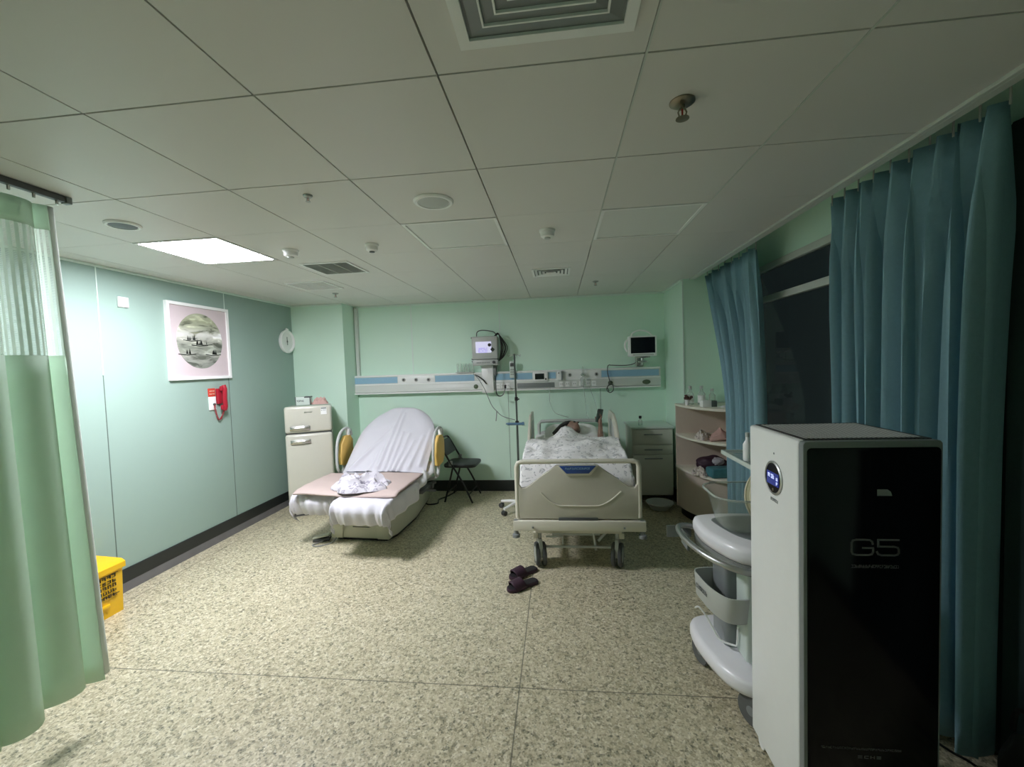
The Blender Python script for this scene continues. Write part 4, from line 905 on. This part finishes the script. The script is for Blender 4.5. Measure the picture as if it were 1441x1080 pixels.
b = BM(); box2(b, (-.53, -.73, .40), (-.15, -.30, .525), .03); obj('foot_cushion', b, 'lgrey', db); b = BM(); box2(b, (.03, -.94, .40), (.49, -.30, .525), .03); obj('foot_cushion', b, 'lgrey', db)
# clear plastic bag edge below left foot section
b = BM(); grid(b, lambda u, v: Vector((-.34+u*.36, -.62+.04*math.sin(u*7)+.10*v, .39-v*(.17+.03*math.sin(u*9)))), 20, 8); obj('drip_apron', b, 'plasticsheet', db, solid=.002)
# backrest
tilt = math.radians(44); bc = Matrix.Translation((0, .0, .54)) @ Matrix.Rotation(tilt, 4, 'X')
FOLDS = [(-.015, .92, -.06, .05, .028, .030), (.035, .85, .02, .03, .022, .026), (-.05, .62, -.36, .06, .026, .026), (.10, .55, .085, .02, .020, .028), (.19, .52, .14, .02, .022, .030), (.27, .42, .20, .02, .020, .026), (.36, .5, .31, .05, .024, .026), (.43, .62, .42, .10, .022, .020), (-.22, .30, -.42, .02, .022, .018), (-.10, .30, -.16, .0, .020, .020)]
def backpt(u, v):
    # v along length 0..1 , u across
    L = .97; s = (u-.5)*2
    w = .50-.03*v if v < .45 else (.4865)*math.sqrt(max(0, 1-((v-.45)/.55)**2.1))
    rimu = abs(s)**6; y = L*v
    x = s*max(w, .002)
    fold = .012*noise.noise(Vector((x*6, v*5, 2)))
    for (ax, av, bx2, bv, wd_, am) in FOLDS:
        t_ = min(1, max(0, ((x-ax)*(bx2-ax)+(v-av)*(bv-av))/((bx2-ax)**2+(bv-av)**2))); dd = math.hypot(x-ax-t_*(bx2-ax), (v-av-t_*(bv-av)))
        fold += am*(.35+.65*t_)*math.exp(-(dd/wd_)**2)*(1 if t_ > 0 or True else 0)
    z = .055-.05*rimu-(.05*max(0, (v-.93)/.07)**2)+fold
    return bc @ Vector((x, y, z))
b = BM(); grid(b, backpt, 170, 90); obj('backrest_sheet', b, 'sheet', db, solid=.006)
def bo(k, z): return [bc @ Vector((x*k, y*k+.02, z)) for x, y in [(-.48, .0), (.48, .0), (.47, .44)]+[(.47*math.cos(PI*q/16), .44+.50*math.sin(PI*q/16)) for q in range(1, 16)]+[(-.47, .44)]]
b = BM(); loft(b, [bo(.93, -.06), bo(.98, -.05), bo(.99, .0), bo(.97, .02)]); obj('backrest_shell', b, 'lgrey', db, angle=50)
b = BM()
for s in (-1, 1): cyl(b, (s*.25, .1, .40), (s*.25, .42, .78), .022)
obj('back_strut', b, 'grey', db)
for s in (-1, 1):
    xa = s*.585
    b = BM(); prism(b, [(y_, z_) for y_, z_ in [(.10, .62), (.16, .60), (.30, .62), (.36, .70), (.36, .88), (.30, .945), (.20, .945), (.12, .86), (.09, .72)]], 'x', xa-.022, xa+.022, .010); ar = obj('armrest_pad', b, 'yellow', db)
    b = BM(); tube(b, [(xa, .12, .50), (xa-s*.0, .045, .58), (xa, .03, .72), (xa, .06, .90), (xa, .14, 1.0), (xa, .24, 1.03), (xa, .33, 1.0), (xa, .36, .93)], .016, 10, 6); obj('armrest_bow', b, 'lgrey', ar)
    b = BM(); box2(b, (xa-.018, .26, .92), (xa+.018, .31, 1.02), .008); obj('bow_bracket', b, 'white', ar)
    b = BM(); tube(b, [(s*.40, .12, .45), (s*.50, .14, .46), (xa, .14, .50), (xa, .2, .63)], .02, 10, 5); obj('armrest_arm', b, 'lgrey', ar)
# bunched sheet and levers at right hip
b = BM(); grid(b, lambda u, v: Vector((.47+.07*math.sin(v*PI)+.02*math.sin(u*14+v*3), -.42+u*.62, .55+.10*u*u-v*(.16-.05*u)+.014*math.sin(u*22))), 40, 10); obj('side_drape', b, 'plasticsheet', db, solid=.004)
b = BM(); box2(b, (.40, -.20, .385), (.54, .10, .42), .008); cyl(b, (.47, -.12, .41), (.60, .02, .36), .014); cyl(b, (.45, .02, .40), (.55, .16, .42), .018); lathe(b, [(.0, -.03), (.028, -.025), (.028, .025), (0, .03)], (.53, .07, .40), 16, RY); obj('lever', b, 'dgrey', db)
# pad and crumpled cloth on the seat
pd = BM(); grid(pd, lambda u, v: Vector((-2.0+(u-.5)*1.06-.02, 3.70+.10*(1-u)-.02+v*(.80-.1*(1-u)), .578+.012*math.sin(u*8+v*3)*.6-.02*max(0, 1-v*9)+(.006*noise.noise(Vector((u*5, v*5, 0)))))), 40, 30)
o = obj('bed_pad', pd, 'pad', None, solid=.014); tag(o, 'flat pinkish beige pad lying across the delivery bed seat', 'pad')
crumple('crumpled_gown', 'crumpled white printed cloth lying on the delivery bed pad', 'cloth', (-1.96, 3.99, .588), (.25, .20, .075), 'crumple', 9, nz=.62, nsc=1.9)
# foot pedal and cords
fpd = thing('foot_pedal', 'pale foot pedal with cord on the floor beside the delivery bed', 'foot pedal', (-2.42, 4.06, 0), .3)
b = BM(); box2(b, (-.10, -.05, 0), (.06, .05, .03), .008); obj('pedal_base', b, 'dgrey', fpd)
b = BM(); prism(b, [(-.10, .03), (.05, .05), (.05, .065), (-.10, .042)], 'y', -.04, .04, .004); obj('pedal_plate', b, 'cream', fpd)
b = BM(); tube(b, [(.05, .0, .03), (.10, .03, .10), (.14, .0, .06), (.10, -.10, .008), (-.02, -.17, .008), (-.08, -.12, .008), (.0, -.05, .01)], .006, 6, 6); obj('pedal_cord', b, 'stickers', fpd)
wc = obj('power_cable', tube(BM(), [(-1.86, 5.36, .008), (-1.76, 5.25, .008), (-1.66, 5.15, .008), (-1.56, 5.20, .008), (-1.58, 5.34, .008), (-1.50, 5.50, .008), (-1.44, 5.70, .010)], .009, 8, 8), 'black'); tag(wc, 'black power cable on the floor behind the delivery bed', 'cable')
# ------------------------------------------------------------------ folding chair (seen from its left side)
fc = thing('folding_chair', 'black padded folding chair by the back wall beside delivery bed', 'chair', (-1.27, 5.44, 0), math.radians(-4))
b = BM(); prism(b, rrect(-.21, -.19, .21, .19, .06), 'z', .44, .485, .015); obj('seat', b, 'vinyl', fc)
for s in (-1, 1):
    b = BM(); tube(b, [(.17, s*.205, .0), (.05, s*.205, .26), (-.13, s*.205, .56), (-.24, s*.195, .76), (-.27, s*.17, .79)], .0115, 10, 4); obj('leg', b, 'blackm', fc)
    b = BM(); tube(b, [(-.20, s*.185, .0), (-.13, s*.185, .25), (-.08, s*.185, .44)], .0115, 10, 4); obj('leg', b, 'blackm', fc)
b = BM(); tube(b, [(-.27, -.17, .79), (-.28, 0, .795), (-.27, .17, .79)], .0115, 10, 3); cyl(b, (.12, -.2, .10), (.12, .2, .10), .008); cyl(b, (-.16, -.18, .12), (-.16, .18, .12), .008); obj('cross_bar', b, 'blackm', fc)
b = BM(); box(b, (-.205, 0, .68), (.035, .38, .20), .016, rot=Matrix.Rotation(-.5, 4, 'Y')); obj('backrest', b, 'vinyl', fc)
b = BM(); box(b, (-.10, -.205, .50), (.05, .02, .07), .006); box(b, (-.10, .205, .50), (.05, .02, .07), .006); obj('hinge', b, 'steel', fc)
# ------------------------------------------------------------------ slippers
def slipper(label, x, y, rz):
    t = thing('slipper', label, 'slipper', (x, y, 0), rz, 'pair of plum slippers')
    out = [(.0, -.13), (.036, -.115), (.043, -.06), (.040, .0), (.050, .06), (.046, .11), (.02, .138), (-.02, .138), (-.044, .105), (-.046, .05), (-.036, 0), (-.040, -.06), (-.034, -.115)]
    so = [tuple(p_.xy) for p_ in smooth([(a, c_, 0) for a, c_ in out], 4, True)]
    b = BM(); prism(b, so, 'z', 0, .026, .004); obj('sole', b, 'slip', t)
    b = BM(); prism(b, [(a*.9, c_*.95) for a, c_ in so], 'z', .0255, .0285); obj('insole', b, 'slipb', t)
    b = BM(); grid(b, lambda u, v: Vector((-.052*math.cos(u*PI), .0+v*.095+.02*math.sin(u*PI), .012+.066*math.sin(u*PI)**.8*(1-.18*v))), 20, 8); obj('strap', b, 'slip', t, solid=.009)
    return t
slipper('plum slide slipper nearer the camera with open toe', -.315, 3.235, math.radians(128))
slipper('plum slide slipper behind the other, nearer the bed wheels', -.325, 3.43, math.radians(133))
# ------------------------------------------------------------------ trolley with clear tub
cs = thing('medical_trolley', 'white and grey wheeled trolley with clear tub beside the air purifier', 'trolley', (0, 0, 0))
def band(out, z0, z1, bev, n=5): 
    b = BM(); prism(b, [tuple(p_.xy) for p_ in smooth([(a, c_, 0) for a, c_ in out], n, True)], 'z', z0, z1, bev); return b
bo_ = [(.73, 2.52), (.70, 2.40), (.715, 2.26), (.76, 2.10), (.83, 2.02), (.92, 2.0), (1.10, 2.0), (1.22, 2.03), (1.24, 2.25), (1.22, 2.50), (1.10, 2.56), (.85, 2.57)]
obj('base', band(bo_, .138, .225, .028), 'lilac', cs, angle=60)
for (x, y, a) in ((.862, 2.035, .5), (.765, 2.45, .3), (1.17, 2.06, 0), (1.17, 2.50, 0)):
    b = BM(); Rr = Matrix.Translation((x, y, .075)) @ Matrix.Rotation(a, 4, 'Z') @ Matrix.Rotation(PI/2, 4, 'Y')
    lathe(b, [(.03, -.016), (.068, -.017), (.075, -.010), (.075, .010), (.068, .017), (.03, .016)], (0, 0, 0), 32, Rr); o = obj('caster', b, 'tyre', cs)
    b = BM(); lathe(b, [(.022, -.0185), (.022, .0185)], (0, 0, 0), 20, Rr); obj('caster_hub', b, 'grey', o)
    b = BM(); box(b, (x+.03, y+.01, .13), (.02, .045, .06), .006); obj('caster_fork', b, 'grey', o)
b = BM(); prism(b, rrect(.825, 2.26, .945, 2.46, .03), 'z', .20, .79); obj('column', b, 'grey', cs, angle=50)
b = BM(); prism(b, rrect(.872, 2.125, 1.01, 2.25, .018), 'z', .235, .755, .006); obj('front_cover', b, 'mintp', cs, angle=50)
b = BM(); prism(b, rrect(.95, 2.25, 1.12, 2.46, .01), 'z', .215, .765); obj('rear_cover', b, 'dgrey', cs, angle=50)
to = [(.76, 2.54), (.735, 2.44), (.745, 2.30), (.80, 2.14), (.87, 2.07), (.98, 2.05), (1.16, 2.06), (1.25, 2.12), (1.26, 2.30), (1.24, 2.52), (1.10, 2.58), (.88, 2.58)]
obj('top_tray', band(to, .735, .825, .03), 'lilac', cs, angle=60)
b = BM(); prism(b, [tuple(p_.xy) for p_ in smooth([(.84, 2.47, 0), (.83, 2.38, 0), (.88, 2.22, 0), (.98, 2.15, 0), (1.16, 2.16, 0), (1.2, 2.3, 0), (1.17, 2.47, 0), (1.0, 2.51, 0)], 5, True)], 'z', .824, .828); obj('tray_recess', b, 'grey', cs, angle=60)
b = BM(); prism(b, [tuple(p_.xy) for p_ in smooth([(a*.97+.03, c_*.97+.07, 0) for a, c_ in to], 5, True)], 'z', .69, .74); obj('tray_underside', b, 'grey', cs, angle=60)
b = BM(); tube(b, [(.80, 2.58, .73), (.72, 2.58, .745), (.665, 2.52, .755), (.655, 2.38, .755), (.69, 2.20, .752), (.755, 2.085, .745), (.83, 2.035, .735), (.88, 2.05, .73)], [.015]*50 if False else .0155, 12, 6); obj('push_handle', b, 'steel', cs)
b = BM(); box2(b, (.70, 2.47, .64), (.712, 2.59, .73)); box2(b, (.62, 2.60, .665), (.76, 2.606, .735)); obj('tag_plate', b, 'grey', cs, False)
# basket
bo2 = [(.735, 2.44), (.725, 2.34), (.745, 2.22), (.79, 2.13), (.86, 2.115), (.90, 2.14), (.905, 2.24), (.90, 2.44)]
b = BM(); sm_o = [p_.xy for p_ in smooth([(a, c_, 0) for a, c_ in bo2], 5, True)]; R_ = []
cen = Vector((.82, 2.28))
for k, z in ((.86, .42), (.94, .43), (1., .555), (.955, .555), (.90, .445), (.82, .436)): R_.append([(cen.x+(p_.x-cen.x)*k, cen.y+(p_.y-cen.y)*k, z) for p_ in sm_o])
loft(b, R_); obj('basket', b, 'lgrey', cs, angle=60)
b = BM(); glyphs(b, -.055, .06, -.012, .022, 'x', 0, .003, 7, 3); o = obj('basket_print', b, 'grey', cs, False); o.location = (.7225, 2.315, .50); o.rotation_euler = (0, 0, math.radians(10))
b = BM(); tube(b, [(.70, 2.34, .385), (.715, 2.33, .395), (.745, 2.31, .36), (.775, 2.28, .30), (.80, 2.26, .262), (.85, 2.22, .262), (.862, 2.21, .275), (.862, 2.20, .37)], .005, 8, 3); obj('wire_hook', b, 'white', cs)
# tub (open clear basin)
b = BM(); sec = []
for k, z in ((.72, .838), (.80, .842), (.97, 1.0), (1.04, 1.012), (1.04, 1.018), (.95, 1.006), (.78, .85), (.70, .846)):
    sec.append([(1.02+(x-1.02)*k, 2.36+(y-2.36)*k, z) for x, y in rrect(.79, 2.19, 1.25, 2.53, .11, 6)])
loft(b, sec); obj('clear_tub', b, 'acrylic', cs, angle=60)
b = BM(); tube(b, [(1.02+(x-1.02)*1.04, 2.36+(y-2.36)*1.04, 1.014) for x, y in rrect(.79, 2.19, 1.25, 2.53, .11, 6)], .006, 8, closed=True); obj('tub_rim', b, 'clear', cs)
cu = thing('round_cushion', 'round cream cushion with piping standing on the trolley tray', 'cushion', (1.085, 2.33, .99))
Rc = Matrix.Rotation(math.radians(20), 4, 'Z') @ Matrix.Rotation(math.radians(80), 4, 'X')
b = BM(); lathe(b, [(0, -.045), (.09, -.042), (.13, -.03), (.142, -.012), (.142, .012), (.13, .03), (.09, .042), (0, .045)], (0, 0, 0), 48, Rc); obj('cover', b, 'cushion', cu)
for z in (-.018, .018):
    b = BM(); tube(b, [Rc @ Vector((.143*math.cos(2*PI*k/48), .143*math.sin(2*PI*k/48), z)) for k in range(48)], .006, 6, closed=True); obj('piping', b, 'cushpipe', cu)
# grey glass stand behind it
gs = thing('glass_stand', 'stand with grey glass shelf between the trolley and blue curtain', 'stand', (1.24, 2.78, 0))
b = BM(); box2(b, (-.155, -.33, 1.082), (.16, .22, 1.10), .003); obj('glass_shelf', b, 'glassshelf', gs)
b = BM(); box2(b, (-.16, -.332, 1.078), (-.150, .222, 1.104), .002); box2(b, (-.16, .218, 1.078), (.162, .226, 1.104), .002); obj('edge_strip', b, 'mintp', gs)
b = BM(); box2(b, (-.03, .03, .06), (.03, .09, 1.082), .008); obj('post', b, 'white', gs)
b = BM(); box2(b, (-.15, -.10, .0), (.16, .20, .06), .01); obj('base', b, 'lgrey', gs)
bottle('white pump bottle on the grey glass stand behind the purifier', 1.125, 2.70, 1.10, .026, .17, 'white', 'lgrey', False)
# ------------------------------------------------------------------ air purifier
gx0, gx1, gy0, gy1, gz0, gz1 = .826, 1.262, 1.55, 1.965, .055, 1.43
ap = thing('air_purifier', 'tall white and black floor standing air purifier nearest the camera', 'air purifier', ((gx0+gx1)/2, (gy0+gy1)/2, 0))
W_, D_ = (gx1-gx0)/2, (gy1-gy0)/2
b = BM(); box2(b, (-W_, -D_+.03, gz0), (W_, D_, gz1), .012, seg=3); obj('body', b, 'white', ap)
b = BM(); prism(b, rrect(-W_, gz0+.0, W_, gz1, .014), 'y', -D_+.0, -D_+.031, .004); obj('front_frame', b, 'grey', ap)
b = BM(); prism(b, rrect(-W_+.012, gz0+.02, W_-.008, gz1-.022, .014), 'y', -D_-.003, -D_+.004, .002); obj('glass_front', b, 'glassblack', ap)
b = BM(); box2(b, (-W_+.02, -D_+.03, gz1-.004), (W_-.012, D_-.012, gz1+.0025)); obj('top_grille', b, 'perf', ap, False)
b = BM()
for k in range(24):
    x = -W_+.04+k*(2*W_-.075)/23; box2(b, (x-.0034, -D_+.05, gz1+.001), (x+.0034, D_-.03, gz1+.0035))
obj('grille_bar', b, 'railw', ap, False)
yF = -D_-.003
def stroke(b, pts, w, n=0):
    P = [Vector((p_[0], 0, p_[1])) for p_ in pts]
    if n: P = smooth(P, n)
    for a, c_ in zip(P, P[1:]):
        d_ = (c_-a).normalized(); nn = Vector((-d_.z, 0, d_.x))*w/2; e = d_*w*.35
        q = [a-e+nn, c_+e+nn, c_+e-nn, a-e-nn]; prism(b, [(v.x, v.z) for v in q], 'y', yF-.0012, yF)
cxp = (gx0+gx1)/2
gxl, gz_, gh, gw = .978-cxp, 1.040, .053, .068
def G(u, v, o=0): return (gxl+o+u*gw, gz_+v*gh)
b = BM()
stroke(b, [G(.98, .72), G(.95, .88), G(.84, .98), G(.6, 1), G(.22, 1), G(.06, .94), G(.0, .78), G(.0, .22), G(.06, .06), G(.22, 0), G(.78, 0), G(.94, .06), G(1, .2), G(1, .46), G(.52, .46)], .0062)
q = .080
stroke(b, [G(1.0, 1, q), G(.05, 1, q), G(.05, .56, q), G(.78, .56, q), G(.95, .5, q), G(1.0, .38, q), G(1, .16, q), G(.94, .04, q), G(.8, 0, q), G(.2, 0, q), G(.06, .06, q), G(0, .22, q)], .0062)
obj('model_lettering', b, 'silver', ap, False)
for ga in ((.978-cxp, 1.128-cxp, .995, .011, 22, 8), (.88-cxp, 1.14-cxp, .348, .008, 34, 9), (1.0-cxp, 1.08-cxp, .318, .010, 4, 12)): b = BM(); glyphs(b, *ga[:4], 'y', yF-.001, yF, *ga[4:]); obj('small_print', b, 'silver', ap, False)
b = BM(); prism(b, [(1.058-cxp, 1.244), (1.104-cxp, 1.244), (1.100-cxp, 1.258), (1.090-cxp, 1.266), (1.058-cxp, 1.266)], 'y', yF-.001, yF); obj('window_mark', b, 'grey', ap, False)
# round display on the left side
yd, zd = 1.750-(gy0+gy1)/2, 1.252
RL = Matrix.Rotation(-PI/2, 4, 'Y')
b = BM(); lathe(b, [(.066, 0), (.066, .004), (.060, .007), (.057, .004)], (-W_, yd, zd), 48, RL); obj('display_ring', b, 'steel', ap)
b = BM(); lathe(b, [(.058, 0), (.058, .0045), (0, .0045)], (-W_, yd, zd), 48, RL); o = obj('display_face', b, 'glassblack', ap)
b = BM(); box2(b, (-W_-.006, yd-.045, zd-.028), (-W_-.004, yd+.045, zd+.022)); obj('display_screen', b, 'ledblue', o, False)
b = BM(); glyphs(b, yd-.012, yd+.012, zd-.002, .016, 'x', -W_-.0075, -W_-.0055, 3, 3); glyphs(b, yd+.018, yd+.036, zd, .014, 'x', -W_-.0075, -W_-.0055, 2, 5); glyphs(b, yd-.038, yd-.026, zd-.004, .012, 'x', -W_-.0075, -W_-.0055, 1, 6); glyphs(b, yd-.038, yd-.026, zd-.022, .012, 'x', -W_-.0075, -W_-.0055, 1, 7); obj('display_digits', b, 'ledwhite', o, False)
b = BM(); lathe(b, [(.006, .0045), (.006, .006), (0, .006)], (-W_, yd, zd-.046), 12, RL); obj('touch_key', b, 'brass', o)
b = BM(); glyphs(b, yd-.028, yd+.028, 1.158, .012, 'x', -W_-.001, -W_+.0005, 8, 2); lathe(b, [(.004, 0), (.004, .001), (0, .001)], (-W_, yd, 1.348), 10, RL); obj('side_print', b, 'grey', ap, False)
for sx in (-1, 1):
    for sy in (-1, 1):
        b = BM(); lathe(b, [(.018, -.012), (.028, -.012), (.028, .012), (.018, .012)], (sx*(W_-.03), sy*(D_-.05), .028), 18, RY); box(b, (sx*(W_-.03), sy*(D_-.05), .052), (.03, .035, .02), .004); obj('caster', b, 'dgrey' if sy < 0 else 'white', ap)
# dark bag and cord in the right corner
bg = thing('black_bag', 'black bag on the floor in the dark right corner', 'bag', (1.655, 1.66, 0))
b = BM(); ball(b, (0, 0, .16), (.07, .09, .16), sub=4, nz=.15, nsc=2, seed=3)
for v in b.verts: v.co.z = max(v.co.z, 0)
obj('pouch', b, 'bagblack', bg); b = BM(); tube(b, [(0, -.07, .30), (0, -.05, .39), (0, .05, .39), (0, .07, .30)], .009, 8, 5); obj('strap', b, 'bagblack', bg)
pc = obj('purifier_cord', tube(BM(), [(1.27, 1.80, .16), (1.38, 1.83, .20), (1.50, 1.80, .14), (1.56, 1.74, .12), (1.62, 1.68, .01), (1.6, 1.3, .006)], .005, 8, 6), 'black'); tag(pc, 'thin black power cord running behind the purifier to the curtain', 'cord')
# ------------------------------------------------------------------ camera, world, view
cam = bpy.data.cameras.new('camera'); co = bpy.data.objects.new('camera', cam); COL.objects.link(co)
Rm = ((0.9937827718438407, 0.10627315777347926, -0.03319364883868696), (-0.028226319579623117, -0.04790919417160467, -0.9984527950768711), (-0.10769901238805239, 0.9931821207868577, -0.04461163166661213))
co.matrix_world = Matrix(((Rm[0][0], -Rm[1][0], -Rm[2][0], 0), (Rm[0][1], -Rm[1][1], -Rm[2][1], 0), (Rm[0][2], -Rm[1][2], -Rm[2][2], 1.728), (0, 0, 0, 1)))
cam.sensor_width = 36; cam.lens = 36*602.344/1441; cam.clip_start = .02; C.camera = co
wd = bpy.data.worlds.new('night'); C.world = wd; wd.use_nodes = True
wd.node_tree.nodes['Background'].inputs[0].default_value = (.004, .006, .006, 1); wd.node_tree.nodes['Background'].inputs[1].default_value = 1
C.view_settings.view_transform = 'Standard'; C.view_settings.look = 'None'; C.view_settings.gamma = 1; C.view_settings.exposure = 2.0
C.view_settings.use_curve_mapping = False
C.cycles.max_bounces = 12; C.cycles.diffuse_bounces = 8; C.cycles.transparent_max_bounces = 16; C.cycles.use_denoising = True
C.cycles.caustics_reflective = False; C.cycles.caustics_refractive = False; C.cycles.sample_clamp_indirect = 10
